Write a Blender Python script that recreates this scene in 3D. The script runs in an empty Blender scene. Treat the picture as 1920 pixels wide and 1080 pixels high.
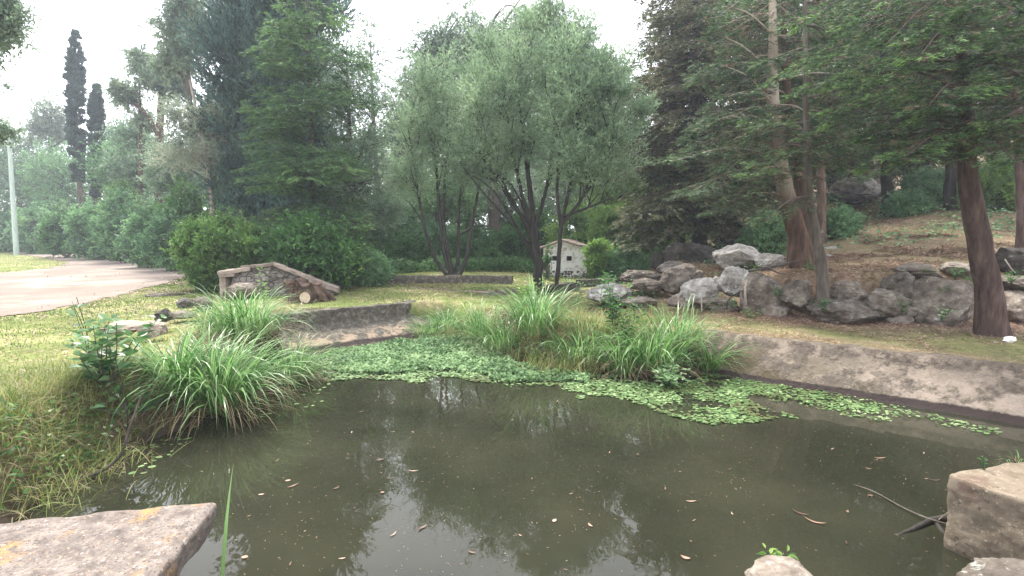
import bpy, bmesh, math, random
import numpy as np
from mathutils import Vector, noise as mn
R = math.radians
# ------------------------------------------------------------------ camera, sky, sun, exposure
SC = bpy.context.scene
COL = SC.collection
H = 2.3                                   # eye height above the pond water (water is z = 0)
TILT = math.atan(95 / 960)
cam_d = bpy.data.cameras.new('camera'); cam_d.lens = 18; cam_d.sensor_width = 36
cam_d.clip_end = 1500; cam_d.clip_start = 0.05
cam = bpy.data.objects.new('camera', cam_d); COL.objects.link(cam)
cam.location = (0, 0, H); cam.rotation_euler = (math.pi / 2 - TILT, 0, 0)
SC.camera = cam
SUN_EL, SUN_AZ = R(58), R(-25)            # azimuth from +Y towards +X: high, in front and a little left
world = bpy.data.worlds.new('World'); SC.world = world; world.use_nodes = True
wn = world.node_tree.nodes; wl = world.node_tree.links
bg = wn['Background']; bg.inputs['Strength'].default_value = 0.13
sky = wn.new('ShaderNodeTexSky'); sky.sky_type = 'NISHITA'; sky.sun_disc = False
sky.sun_elevation = SUN_EL; sky.sun_rotation = SUN_AZ; sky.air_density = 1.0; sky.dust_density = 3.0
wtc = wn.new('ShaderNodeTexCoord'); wno = wn.new('ShaderNodeTexNoise')
wno.inputs['Scale'].default_value = 1.6; wno.inputs['Detail'].default_value = 6
wramp = wn.new('ShaderNodeMapRange'); wramp.inputs['From Min'].default_value = 0.32; wramp.inputs['From Max'].default_value = 0.62
wramp.inputs['To Min'].default_value = 0.62; wramp.inputs['To Max'].default_value = 0.96
wmix = wn.new('ShaderNodeMix'); wmix.data_type = 'RGBA'
wmix.inputs[7].default_value = (8.6, 8.7, 9.3, 1)      # bright cloud cover
wl.new(wtc.outputs['Generated'], wno.inputs['Vector']); wl.new(wno.outputs['Fac'], wramp.inputs['Value'])
wl.new(wramp.outputs['Result'], wmix.inputs[0]); wl.new(sky.outputs['Color'], wmix.inputs[6])
wl.new(wmix.outputs[2], bg.inputs['Color'])
sun_d = bpy.data.lights.new('sun', 'SUN'); sun_d.energy = 3.0; sun_d.angle = R(9); sun_d.color = (1, 0.96, 0.88)
sun = bpy.data.objects.new('sun', sun_d); COL.objects.link(sun)
sdir = Vector((math.sin(SUN_AZ) * math.cos(SUN_EL), math.cos(SUN_AZ) * math.cos(SUN_EL), math.sin(SUN_EL)))
sun.rotation_euler = sdir.to_track_quat('Z', 'Y').to_euler(); sun.location = (0, 0, 30)
SC.view_settings.view_transform = 'Standard'; SC.view_settings.look = 'None'
SC.view_settings.exposure = 1.68; SC.view_settings.gamma = 1
SC.cycles.use_denoising = True
SC.cycles.max_bounces = 10; SC.cycles.diffuse_bounces = 6; SC.cycles.glossy_bounces = 3
SC.cycles.transmission_bounces = 8; SC.cycles.volume_bounces = 1; SC.cycles.transparent_max_bounces = 8
SC.cycles.caustics_reflective = False; SC.cycles.caustics_refractive = False
# ------------------------------------------------------------------ photo pixel -> place
CT, ST = math.cos(TILT), math.sin(TILT)
def ray(px, py):
    u = (px - 960) / 960; v = (540 - py) / 960
    return u, CT + v * ST, -ST + v * CT
def G(px, py, z=0.0):                     # where the sight line meets height z
    a, b, c = ray(px, py); k = (z - H) / c
    return np.array((a * k, b * k, z))
def D(px, py, Y):                         # where it meets distance Y
    a, b, c = ray(px, py); k = Y / b
    return np.array((a * k, Y, H + c * k))
def proj(P):                              # world -> photo pixel (numpy)
    dz = P[:, 2] - H; f = P[:, 1] * CT - dz * ST; up = P[:, 1] * ST + dz * CT
    f = np.maximum(f, 1e-3)
    return 960 + 960 * P[:, 0] / f, 540 - 960 * up / f
def sm(t):
    t = np.clip(t, 0, 1); return t * t * (3 - 2 * t)
def vnoise(x, y, seed=0):
    xi = np.floor(x).astype(np.int64); yi = np.floor(y).astype(np.int64)
    fx = x - xi; fy = y - yi; fx = fx * fx * (3 - 2 * fx); fy = fy * fy * (3 - 2 * fy)
    def h(a, b):
        n = (a * 374761393 + b * 668265263 + seed * 1274126177) & 0xffffffff
        n = ((n ^ (n >> 13)) * 1274126177) & 0xffffffff
        return ((n ^ (n >> 16)) & 0xffff) / 65535.0
    return (h(xi, yi) * (1 - fx) + h(xi + 1, yi) * fx) * (1 - fy) + (h(xi, yi + 1) * (1 - fx) + h(xi + 1, yi + 1) * fx) * fy
def fbm(x, y, seed=0, o=4):
    x = np.asarray(x, float); y = np.asarray(y, float)
    s = 0; a = 0.5; f = 1
    for k in range(o):
        s = s + a * vnoise(x * f, y * f, seed + k); a *= 0.5; f *= 2.03
    return s / (1 - 0.5 ** o)
def inpoly(x, y, poly):
    x = np.asarray(x); y = np.asarray(y); ins = np.zeros(x.shape, bool)
    n = len(poly)
    for i in range(n):
        x1, y1 = poly[i][:2]; x2, y2 = poly[(i + 1) % n][:2]
        if y1 == y2: continue
        c = ((y1 > y) != (y2 > y)) & (x < (x2 - x1) * (y - y1) / (y2 - y1) + x1)
        ins ^= c
    return ins
def pdist(x, y, poly, closed=True):
    best = np.full(np.shape(x), 1e9); arg = np.zeros(np.shape(x), int); n = len(poly)
    for i in range(n if closed else n - 1):
        ax, ay = poly[i][:2]; bx, by = poly[(i + 1) % n][:2]
        dx, dy = bx - ax, by - ay; t = np.clip(((x - ax) * dx + (y - ay) * dy) / (dx * dx + dy * dy + 1e-12), 0, 1)
        d = np.hypot(x - ax - t * dx, y - ay - t * dy); m = d < best
        best = np.where(m, d, best); arg = np.where(m, i, arg)
    return best, arg
# ------------------------------------------------------------------ objects
def link(o, parent=None):
    COL.objects.link(o)
    if parent: o.parent = parent
    return o
def tag(o, label=None, cat=None, group=None, kind=None):
    if label: o['label'] = label
    if cat: o['category'] = cat
    if group: o['group'] = group
    if kind: o['kind'] = kind
    return o
def empty(name, loc, label, cat, group=None, rz=0):
    o = bpy.data.objects.new(name, None); o.location = [float(v) for v in loc]; o.rotation_euler = (0, 0, rz)
    o.empty_display_size = 0.3; link(o); return tag(o, label, cat, group)
class MB:                                 # collects faces, becomes ONE mesh
    def __init__(s): s.v = []; s.f = []; s.a = []; s.n = 0; s.sm = []
    def add(s, V, F, a=0.0, smooth=False):      # V (n,3); F (m,k) ints; a per-face value
        V = np.asarray(V, float).reshape(-1, 3); F = np.asarray(F, int)
        s.v.append(V); s.f.append(F + s.n); s.n += len(V)
        s.a.append(np.broadcast_to(np.asarray(a, float), (len(F),)).copy()); s.sm.append(np.full(len(F), smooth)); return s
    def mesh(s, name, mat):
        V = np.concatenate(s.v) if s.v else np.zeros((0, 3))
        me = bpy.data.meshes.new(name); me.vertices.add(len(V)); me.vertices.foreach_set('co', V.ravel())
        lt = np.concatenate([np.full(len(f), f.shape[1]) for f in s.f]); li = np.concatenate([f.ravel() for f in s.f])
        me.loops.add(len(li)); me.loops.foreach_set('vertex_index', li)
        me.polygons.add(len(lt)); ls = np.concatenate(([0], np.cumsum(lt)[:-1]))
        me.polygons.foreach_set('loop_start', ls); me.polygons.foreach_set('loop_total', lt)
        me.polygons.foreach_set('use_smooth', np.concatenate(s.sm))
        at = me.attributes.new('v', 'FLOAT', 'FACE'); at.data.foreach_set('value', np.concatenate(s.a))
        me.update(calc_edges=True); me.materials.append(mat); return me
    def build(s, name, mat, parent=None, off=None):
        if off is not None: s.v = [v - np.asarray(off, float) for v in s.v]
        return link(bpy.data.objects.new(name, s.mesh(name, mat)), parent)
def nrm(a): return a / np.maximum(np.linalg.norm(a, axis=-1, keepdims=True), 1e-9)
def tube(mb, pts, rad, sides=6, a=0.0, wob=0.0, rng=None, cap=True):
    pts = np.asarray(pts, float); rad = np.broadcast_to(np.asarray(rad, float), (len(pts),))
    T = nrm(np.gradient(pts, axis=0)); up = np.array((0.31, 0.17, 0.93))
    if abs(T[0] @ nrm(up)) > 0.93: up = np.array((0.9, 0.3, 0.1))
    A = nrm(np.cross(T, up)); B = np.cross(T, A)
    th = np.arange(sides) * 2 * math.pi / sides
    rr = rad[:, None] * np.ones((1, sides))
    if wob and rng is not None: rr = rr * (1 + wob * rng.uniform(-1, 1, rr.shape))
    V = pts[:, None] + rr[..., None] * (np.cos(th)[None, :, None] * A[:, None] + np.sin(th)[None, :, None] * B[:, None])
    n = len(pts); i = np.arange(n - 1)[:, None] * sides; j = np.arange(sides)[None]
    F = np.stack([i + j, i + (j + 1) % sides, i + sides + (j + 1) % sides, i + sides + j], -1).reshape(-1, 4)
    mb.add(V.reshape(-1, 3), F, a, True)
    if cap:
        mb.add(V[-1], np.arange(sides)[None], a, False); mb.add(V[0], np.arange(sides)[::-1][None], a, False)
def spline(P, n):                         # Catmull-Rom through P, n points
    P = np.asarray(P, float); m = len(P)
    if m == 2: t = np.linspace(0, 1, n)[:, None]; return P[0] * (1 - t) + P[1] * t
    Q = np.vstack([2 * P[0] - P[1], P, 2 * P[-1] - P[-2]]); u = np.linspace(0, m - 1 - 1e-6, n); k = u.astype(int); t = (u - k)[:, None]
    p0, p1, p2, p3 = Q[k], Q[k + 1], Q[k + 2], Q[k + 3]
    return 0.5 * (2 * p1 + (p2 - p0) * t + (2 * p0 - 5 * p1 + 4 * p2 - p3) * t ** 2 + (3 * p1 - p0 - 3 * p2 + p3) * t ** 3)
def leaves(mb, P, Dv, L, W, rng, a=None, flat=0.0, fold=0.0):
    n = len(P); Dv = nrm(Dv); rv = rng.normal(size=(n, 3)); 
    if flat: rv = rv * (1 - flat) + np.array((0, 0, 1.0)) * flat * 2
    S = nrm(np.cross(Dv, rv)); L = np.broadcast_to(L, (n,))[:, None]; W = np.broadcast_to(W, (n,))[:, None]
    m = P + Dv * L * 0.42
    if fold: N = nrm(np.cross(S, Dv)); m = m + N * L * fold
    V = np.stack([P, m + S * W / 2, P + Dv * L, m - S * W / 2], 1).reshape(-1, 3)
    F = np.arange(n * 4).reshape(n, 4)
    mb.add(V, F, rng.random(n) if a is None else a)
def blades(mb, B, az, L, W, lean, curl, rng, k=6, a=None, tw=0.3):
    # arching strips: lean = start angle from vertical, curl = total extra bend
    n = len(B); L = np.broadcast_to(L, (n,)).astype(float); W = np.broadcast_to(W, (n,)); lean = np.broadcast_to(lean, (n,)); curl = np.broadcast_to(curl, (n,))
    h = np.stack([np.cos(az), np.sin(az), np.zeros(n)], -1); s = np.stack([-np.sin(az), np.cos(az), np.zeros(n)], -1)
    s = nrm(s + h * rng.uniform(-tw, tw, (n, 1)) + np.array((0, 0, 1.)) * rng.uniform(-tw, tw, (n, 1)))
    p = B.copy(); rows = []
    for i in range(k + 1):
        t = i / k; w = (W * (0.55 + 0.6 * math.sin(math.pi * min(t * 0.9 + .12, 1))) * (1 - t ** 3) + 0.0006)[:, None]
        rows.append(np.stack([p - s * w / 2, p + s * w / 2], 1))
        ang = lean + curl * ((i + .5) / k) ** 1.5
        p = p + (h * np.sin(ang)[:, None] + np.array((0, 0, 1.)) * np.cos(ang)[:, None]) * (L / k)[:, None]
    V = np.concatenate(rows, 1).reshape(-1, 3); base = (np.arange(n) * 2 * (k + 1))[:, None]; i = (np.arange(k) * 2)[None]
    F = np.stack([base + i, base + i + 1, base + i + 3, base + i + 2], -1).reshape(-1, 4)
    aa = rng.random(n) if a is None else a
    mb.add(V, F, np.repeat(aa, k), True)
# ------------------------------------------------------------------ materials
def newmat(name):
    m = bpy.data.materials.new(name); m.use_nodes = True; nt = m.node_tree
    return m, nt.nodes, nt.links, nt.nodes['Principled BSDF']
def ramp(N, stops, interp='LINEAR'):
    r = N.new('ShaderNodeValToRGB'); e = r.color_ramp.elements; r.color_ramp.interpolation = interp
    while len(e) < len(stops): e.new(0.5)
    for el, (p, c) in zip(e, stops): el.position = p; el.color = (*c, 1)
    return r
def foliage(name, cols, tr=0.35, rough=0.55, nscale=0.6, spec=0.35):
    # cols: dark -> light stops picked by the leaf's own value, nudged by a patchy noise
    m, N, Lk, b = newmat(name)
    at = N.new('ShaderNodeAttribute'); at.attribute_name = 'v'
    tc = N.new('ShaderNodeTexCoord'); no = N.new('ShaderNodeTexNoise'); no.inputs['Scale'].default_value = nscale; no.inputs['Detail'].default_value = 3
    Lk.new(tc.outputs['Object'], no.inputs['Vector'])
    mx = N.new('ShaderNodeMath'); mx.operation = 'MULTIPLY_ADD'; mx.inputs[1].default_value = 1.6; mx.inputs[2].default_value = -0.8
    Lk.new(no.outputs['Fac'], mx.inputs[0])
    ad = N.new('ShaderNodeMath'); ad.operation = 'ADD'; ad.use_clamp = True; Lk.new(at.outputs['Fac'], ad.inputs[0]); Lk.new(mx.outputs[0], ad.inputs[1])
    cols = [tuple(v * 1.85 for v in c) for c in cols] if max(cols[-1]) < .3 else cols; tr = min(.55, tr + .08)
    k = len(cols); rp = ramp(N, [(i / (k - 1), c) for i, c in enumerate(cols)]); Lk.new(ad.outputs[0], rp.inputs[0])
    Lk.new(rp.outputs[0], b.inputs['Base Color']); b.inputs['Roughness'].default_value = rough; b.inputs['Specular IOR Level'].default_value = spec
    t = N.new('ShaderNodeBsdfTranslucent'); Lk.new(rp.outputs[0], t.inputs['Color'])
    ms = N.new('ShaderNodeMixShader'); ms.inputs[0].default_value = tr
    out = N['Material Output']; Lk.new(b.outputs[0], ms.inputs[1]); Lk.new(t.outputs[0], ms.inputs[2]); Lk.new(ms.outputs[0], out.inputs[0])
    return m
def rocky(name, cols, scale=3.0, bump=0.5, rough=0.9, stretch=(1, 1, 1), detail=8, spots=None, fine=0.0, dist=0.03, voro=0.0):
    m, N, Lk, b = newmat(name)
    tc = N.new('ShaderNodeTexCoord'); mp = N.new('ShaderNodeMapping'); mp.inputs['Scale'].default_value = stretch
    Lk.new(tc.outputs['Object'], mp.inputs[0])
    oi = N.new('ShaderNodeObjectInfo'); va = N.new('ShaderNodeVectorMath'); va.operation = 'ADD'
    vs = N.new('ShaderNodeVectorMath'); vs.operation = 'SCALE'; vs.inputs['Scale'].default_value = 0.37; Lk.new(oi.outputs['Location'], vs.inputs[0])
    Lk.new(mp.outputs[0], va.inputs[0]); Lk.new(vs.outputs[0], va.inputs[1])
    no = N.new('ShaderNodeTexNoise'); no.inputs['Scale'].default_value = scale; no.inputs['Detail'].default_value = detail; no.inputs['Roughness'].default_value = 0.68
    Lk.new(va.outputs[0], no.inputs['Vector'])
    k = len(cols); rp = ramp(N, [(0.3 + 0.42 * i / (k - 1), c) for i, c in enumerate(cols)]); Lk.new(no.outputs['Fac'], rp.inputs[0])
    col = rp.outputs[0]
    hsv = N.new('ShaderNodeHueSaturation'); mr = N.new('ShaderNodeMapRange'); mr.inputs['To Min'].default_value = 0.68; mr.inputs['To Max'].default_value = 1.3
    Lk.new(oi.outputs['Random'], mr.inputs['Value']); Lk.new(mr.outputs[0], hsv.inputs['Value']); Lk.new(col, hsv.inputs['Color']); col = hsv.outputs[0]
    if spots:                              # (colour, scale, lo, hi) blotches of lichen / stain / moss
        for sc_, lo, hi, c in spots:
            n2 = N.new('ShaderNodeTexNoise'); n2.inputs['Scale'].default_value = sc_; n2.inputs['Detail'].default_value = 6; n2.inputs['Roughness'].default_value = .7
            Lk.new(va.outputs[0], n2.inputs['Vector'])
            m2 = N.new('ShaderNodeMapRange'); m2.inputs['From Min'].default_value = lo; m2.inputs['From Max'].default_value = hi; Lk.new(n2.outputs['Fac'], m2.inputs['Value'])
            mi = N.new('ShaderNodeMix'); mi.data_type = 'RGBA'; Lk.new(m2.outputs[0], mi.inputs[0]); Lk.new(col, mi.inputs[6]); mi.inputs[7].default_value = (*c, 1); col = mi.outputs[2]
    Lk.new(col, b.inputs['Base Color']); b.inputs['Roughness'].default_value = rough; b.inputs['Specular IOR Level'].default_value = .25
    bp = N.new('ShaderNodeBump'); bp.inputs['Strength'].default_value = bump; bp.inputs['Distance'].default_value = dist
    hsrc = no.outputs['Fac']
    if voro:
        vo = N.new('ShaderNodeTexVoronoi'); vo.feature = 'DISTANCE_TO_EDGE'; vo.inputs['Scale'].default_value = voro; Lk.new(va.outputs[0], vo.inputs['Vector'])
        m3 = N.new('ShaderNodeMapRange'); m3.inputs['From Max'].default_value = 0.08; Lk.new(vo.outputs['Distance'], m3.inputs['Value'])
        ad = N.new('ShaderNodeMath'); ad.operation = 'ADD'; Lk.new(m3.outputs[0], ad.inputs[0]); Lk.new(hsrc, ad.inputs[1]); hsrc = ad.outputs[0]
        dk = N.new('ShaderNodeMix'); dk.data_type = 'RGBA'; dk.blend_type = 'MULTIPLY'; dk.inputs[0].default_value = 1
        m4 = N.new('ShaderNodeMapRange'); m4.inputs['From Max'].default_value = 0.05; m4.inputs['To Min'].default_value = 0.45; Lk.new(vo.outputs['Distance'], m4.inputs['Value'])
        Lk.new(col, dk.inputs[6]); Lk.new(m4.outputs[0], dk.inputs[7]); Lk.new(dk.outputs[2], b.inputs['Base Color'])
    Lk.new(hsrc, bp.inputs['Height']); Lk.new(bp.outputs[0], b.inputs['Normal'])
    return m
M = {}
M['willow'] = foliage('willow_leaf', [(.06, .095, .055), (.11, .165, .09), (.19, .25, .15)], .45)
M['willow_dark'] = foliage('willow_leaf_grey', [(.045, .075, .05), (.09, .14, .085), (.16, .21, .14)], .4)
M['euca'] = foliage('eucalyptus_leaf', [(.045, .07, .05), (.09, .13, .08), (.15, .19, .12)], .35)
M['euca_pale'] = foliage('pale_grey_leaf', [(.06, .08, .06), (.12, .15, .1), (.2, .22, .16)], .4)
M['darkcon'] = foliage('dark_conifer_leaf', [(.012, .026, .022), (.03, .06, .048), (.06, .11, .08)], .2, nscale=1.0)
M['cypress'] = foliage('cypress_leaf', [(.014, .026, .024), (.03, .05, .042), (.055, .08, .065)], .15)
M['cedar'] = foliage('cedar_needle', [(.025, .06, .03), (.1, .19, .07), (.22, .36, .11)], .35)
M['cedar_dark'] = foliage('hill_conifer_needle', [(.012, .022, .012), (.034, .06, .027), (.095, .145, .055)], .28, nscale=.9)
M['conbright'] = foliage('fresh_conifer_needle', [(.005, .011, .006), (.024, .05, .02), (.125, .21, .06)], .3, nscale=1.6)  # near-black end is the shadow between boughs, put into the colour
M['conbrown'] = foliage('olive_conifer_needle', [(.03, .032, .018), (.065, .07, .035), (.11, .12, .06)], .25)
M['bush'] = foliage('clipped_bush_leaf', [(.02, .055, .014), (.08, .17, .035), (.19, .32, .08)], .3, nscale=3.5)
M['broad'] = foliage('broad_leaf', [(.03, .08, .025), (.07, .17, .05), (.16, .3, .09)], .4)
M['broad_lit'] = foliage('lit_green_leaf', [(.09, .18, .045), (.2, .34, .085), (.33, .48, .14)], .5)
M['under'] = foliage('undergrowth_leaf', [(.035, .075, .035), (.075, .145, .065), (.15, .24, .11)], .4)
M['sedge'] = foliage('sedge_blade', [(.04, .11, .025), (.09, .22, .05), (.19, .33, .11), (.29, .42, .19)], .35, rough=.4, nscale=1.0, spec=.5)
M['sedge_dry'] = foliage('dry_sedge_blade', [(.1, .075, .04), (.22, .165, .09), (.36, .3, .18)], .3, nscale=2)
M['lawn'] = foliage('lawn_blade', [(.07, .12, .03), (.145, .2, .05), (.24, .27, .1), (.34, .3, .18)], .35, nscale=.9)
M['tangle'] = foliage('tangled_grass_blade', [(.07, .11, .02), (.15, .21, .045), (.28, .32, .1), (.36, .3, .15)], .35, nscale=2.2)
M['pad'] = foliage('water_leaf', [(.1, .11, .04), (.085, .16, .05), (.15, .25, .09), (.28, .37, .17)], .2, rough=.55, nscale=1.3, spec=.3)
M['pad_pale'] = foliage('pale_water_leaf', [(.06, .12, .045), (.13, .23, .09), (.25, .36, .17)], .25, rough=.6, nscale=2, spec=.25)
M['litter'] = foliage('dead_leaf', [(.08, .045, .03), (.2, .12, .08), (.36, .24, .17), (.48, .36, .27)], .15, nscale=3)
M['darkleaf'] = foliage('fig_leaf', [(.05, .12, .04), (.1, .2, .07), (.2, .31, .14)], .3, rough=.35, nscale=4, spec=.5)
M['paleleaf'] = foliage('pale_leaf', [(.14, .24, .1), (.28, .42, .2), (.45, .55, .34)], .35, nscale=4)
M['deadtwig'] = foliage('dead_conifer_twig', [(.03, .02, .014), (.09, .06, .042), (.2, .14, .1)], .1)
M['reddead'] = foliage('dead_needle', [(.2, .07, .03), (.4, .16, .07)], .2)
M['bark_grey'] = rocky('grey_bark', [(.035, .028, .022), (.09, .075, .06), (.16, .14, .12)], 6, .8, .95, (1.5, 1.5, .3))
M['bark_dark'] = rocky('dark_bark', [(.012, .01, .009), (.03, .026, .022), (.06, .055, .045)], 8, .8, .95, (1.5, 1.5, .3))
M['bark_pale'] = rocky('pale_bark', [(.13, .1, .08), (.28, .24, .2), (.42, .38, .33)], 5, .6, .9, (1.5, 1.5, .35))
M['bark_red'] = rocky('red_brown_bark', [(.035, .022, .016), (.1, .065, .048), (.19, .14, .11)], 5, 1.0, .95, (1.6, 1.6, .35), dist=.06)
M['bark_dull'] = rocky('dull_brown_bark', [(.025, .016, .014), (.085, .055, .046), (.17, .12, .1)], 6, 1.0, .95, (1.7, 1.7, .3), dist=.06)
def two_tone(name):
    m = rocky(name, [(.03, .018, .013), (.1, .06, .042), (.2, .13, .095)], 5, 1.0, .95, (1.6, 1.6, .35), dist=.06); N = m.node_tree.nodes; Lk = m.node_tree.links; b = N['Principled BSDF']
    src = b.inputs['Base Color'].links[0].from_socket; g = N.new('ShaderNodeNewGeometry'); sp = N.new('ShaderNodeSeparateXYZ'); Lk.new(g.outputs['Position'], sp.inputs[0])
    no = N.new('ShaderNodeTexNoise'); no.inputs['Scale'].default_value = 7; ad = N.new('ShaderNodeMath'); ad.operation = 'ADD'; Lk.new(no.outputs['Fac'], ad.inputs[0]); Lk.new(sp.outputs[2], ad.inputs[1])
    mr = N.new('ShaderNodeMapRange'); mr.inputs['From Min'].default_value = 3.4; mr.inputs['From Max'].default_value = 4.6; Lk.new(ad.outputs[0], mr.inputs['Value'])
    pr = ramp(N, [(.35, (.16, .12, .09)), (.5, (.34, .28, .22)), (.7, (.45, .4, .34))]); Lk.new(no.outputs['Fac'], pr.inputs[0])
    mi = N.new('ShaderNodeMix'); mi.data_type = 'RGBA'; Lk.new(mr.outputs[0], mi.inputs[0]); Lk.new(src, mi.inputs[6]); Lk.new(pr.outputs[0], mi.inputs[7]); Lk.new(mi.outputs[2], b.inputs['Base Color']); return m
M['bark_two'] = two_tone('red_bark_pale_above')
M['rock_pale'] = rocky('pale_boulder', [(.05, .042, .036), (.24, .22, .195), (.46, .44, .4)], 3.8, .9, .92, spots=[(7, .55, .62, (.4, .4, .37)), (3, .6, .72, (.07, .065, .05))], dist=.08)
M['rock_mid'] = rocky('brown_boulder', [(.032, .025, .02), (.14, .115, .092), (.3, .265, .225)], 4, .9, .92, spots=[(9, .6, .66, (.28, .28, .25)), (2.5, .58, .7, (.06, .075, .03))], dist=.08)
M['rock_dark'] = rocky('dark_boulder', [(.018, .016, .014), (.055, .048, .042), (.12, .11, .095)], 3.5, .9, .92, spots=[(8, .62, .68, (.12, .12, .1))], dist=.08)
# ------------------------------------------------------------------ terrain
g2 = lambda px, py, z=0.0: tuple(G(px, py, z)[:2])
# pond outline at the water line with, per edge, how wide the bank rises
POND = [(-5.2, 1.6), g2(-60, 1010), g2(60, 955), g2(150, 905), g2(215, 850), g2(300, 815), g2(420, 775), g2(500, 735), g2(540, 700),   # left bank
        (g2(515, 591, .66)[0], g2(515, 591, .66)[1] + .12), (g2(752, 570, .66)[0] + .05, g2(752, 570, .66)[1] + .12), (g2(752, 570, .66)[0] + .5, g2(752, 570, .66)[1] + .5),                                        # left wall
        g2(830, 612), g2(900, 640), g2(980, 672), g2(1080, 690), g2(1180, 705), g2(1290, 706), g2(1350, 690), (g2(1400, 630, .62)[0] - .1, g2(1400, 630, .62)[1] + .1),     # reedy back edge
        (g2(1560, 647, .62)[0], g2(1560, 647, .62)[1] + .16), (g2(1860, 680, .62)[0], g2(1860, 680, .62)[1] + .16), (g2(2300, 745, .62)[0], g2(2300, 745, .62)[1] + .16), (11, 1.6)]
PW = [.5, .7, .7, .8, .8, .8, .7, .6, .12, .12, .12, .25, .5, .6, .6, .6, .5, .4, .12, .12, .12, .12, .12, .3]
PW = (PW + [.3] * 40)[:len(POND)]
TERR = [tuple(D(a_, 540, b_)[:2]) for a_, b_ in ((1195, 20), (1240, 17.6), (1310, 16.3), (1345, 15.2), (1390, 13.7), (1425, 12.6), (1475, 11.9), (1520, 11.5), (1600, 11.2), (1700, 11.1), (1920, 10.9))] + [
        (16, 9), (30, 6), (400, -60), (400, 500), (40, 500), (14, 60), (7.5, 32)]
def hgt(x, y):
    x = np.asarray(x, float); y = np.asarray(y, float)
    base = .65 - .17 * sm((x + .5) / 3.0)
    base = base - .22 * np.exp(-((x - 1.6) / 2.0) ** 2 - ((y - 14.5) / 2.2) ** 2)
    base = base + .14 * sm((x - 2.5) / 1.5) * np.exp(-pdist(x, y, POND)[0] / .9)
    base = base + .12 * sm((y - 18.5) / 2.5) * sm((x + 6) / 3)
    base = base + .03 * (fbm(x * .8, y * .8, 3) - .5) * sm((x + 7) / 3 + (8 - y) / 4)
    d, arg = pdist(x, y, TERR); ins = inpoly(x, y, TERR)
    s = np.where(ins, d, 0); s1 = np.maximum(s - .6, 0); sc_ = np.minimum(s1, 34)
    hill = 1.0 * sm((s - .05) / .85) + .085 * s1 + .0055 * sc_ ** 2 + .3 * np.maximum(s1 - 34, 0) * .5
    hill = hill + .22 * (fbm(x * .35, y * .35, 7) - .5) * sm(s / 4) + .07 * (fbm(x * 1.5, y * 1.5, 8) - .5) * sm(s)
    hill = hill + 1.25 * np.exp(-((x - 18.6) / 4.0) ** 2 - ((y - 28.5) / 3.2) ** 2) - .3 * sm((x - 5) / 2) * np.exp(-((x - 7.2) / 2.2) ** 2 - ((y - 15.8) / 2) ** 2)
    z = base + hill
    d, arg = pdist(x, y, POND); ins = inpoly(x, y, POND); w = np.asarray(PW)[arg]
    rough = .10 * (fbm(x * 2.5, y * 2.5, 5) - .4) * (w > .4) * (d < 2.5)
    out = (z + rough) * sm(.06 + d / w * .94)
    return np.where(ins, -.6 * sm(d / .5) + 0.03 * (1 - sm(d / .5)), out)
def hz(x, y): return float(hgt(np.array([x]), np.array([y]))[0])
def ax(lo, hi, a, b, step, g):
    m = list(np.arange(a, b, step)); v = b; s = step
    while v < hi: m.append(v); s *= g; v += s
    m.append(hi); v = a; s = step; l = []
    while v > lo: s *= g; v -= s; l.append(v)
    return np.array(sorted(set([lo] + [q for q in l if q > lo] + m)))
xs = ax(-600, 600, -9, 13, .1, 1.12); ys = ax(-300, 900, 1, 16, .1, 1.08)
X, Y = np.meshgrid(xs, ys); Z = hgt(X.ravel(), Y.ravel())
n, m_ = len(xs), len(ys); ii = np.arange(m_ - 1)[:, None] * n; jj = np.arange(n - 1)[None]
F = np.stack([ii + jj, ii + jj + 1, ii + n + jj + 1, ii + n + jj], -1).reshape(-1, 4)
mb = MB(); V = np.stack([X.ravel(), Y.ravel(), Z], -1); mb.add(V, F, 0, True)
# ground cover kinds as vertex values: r = leaf litter/soil, g = bare mud near water
terr_in = inpoly(V[:, 0], V[:, 1], TERR)
dT, _ = pdist(V[:, 0], V[:, 1], TERR)
dP, _ = pdist(V[:, 0], V[:, 1], POND)
right = sm((V[:, 0] - .9) / 1.0) * sm((20 - V[:, 1]) / 2) 
lit = np.clip(np.where(terr_in, .78, right * (.35 + .65 * sm((2.0 - dT) / 1.6))), 0, 1)
lit = np.clip(lit + .55 * (fbm(V[:, 0] * .9, V[:, 1] * .9, 11) - .5), 0, 1)
forest = sm((V[:, 1] - 25) / 4) * sm((pdist(V[:, 0], V[:, 1], [g2(-700, 640, .65), g2(0, 597, .65), g2(345, 522, .65), g2(380, 508, .65), g2(160, 478, .65), g2(0, 461.5, .65), g2(-200, 456, .65), g2(0, 471, .65), g2(130, 494, .65), g2(-30, 514, .65)])[0] - 3) / 3)
mud = np.clip(1 - V[:, 2] / .38 + .3 * (fbm(V[:, 0] * 3, V[:, 1] * 3, 4) - .5), 0, 1)
mud = np.maximum(mud, .75 * sm((1.0 - dP) / .6) * sm(fbm(V[:, 0] * 2, V[:, 1] * 2, 14) * 2.2 - .4) * (V[:, 0] < 3.6) * (V[:, 1] < 12))
lit = np.maximum(lit, sm((1.5 - dP) / .8) * .7 * (V[:, 1] < 12))
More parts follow.
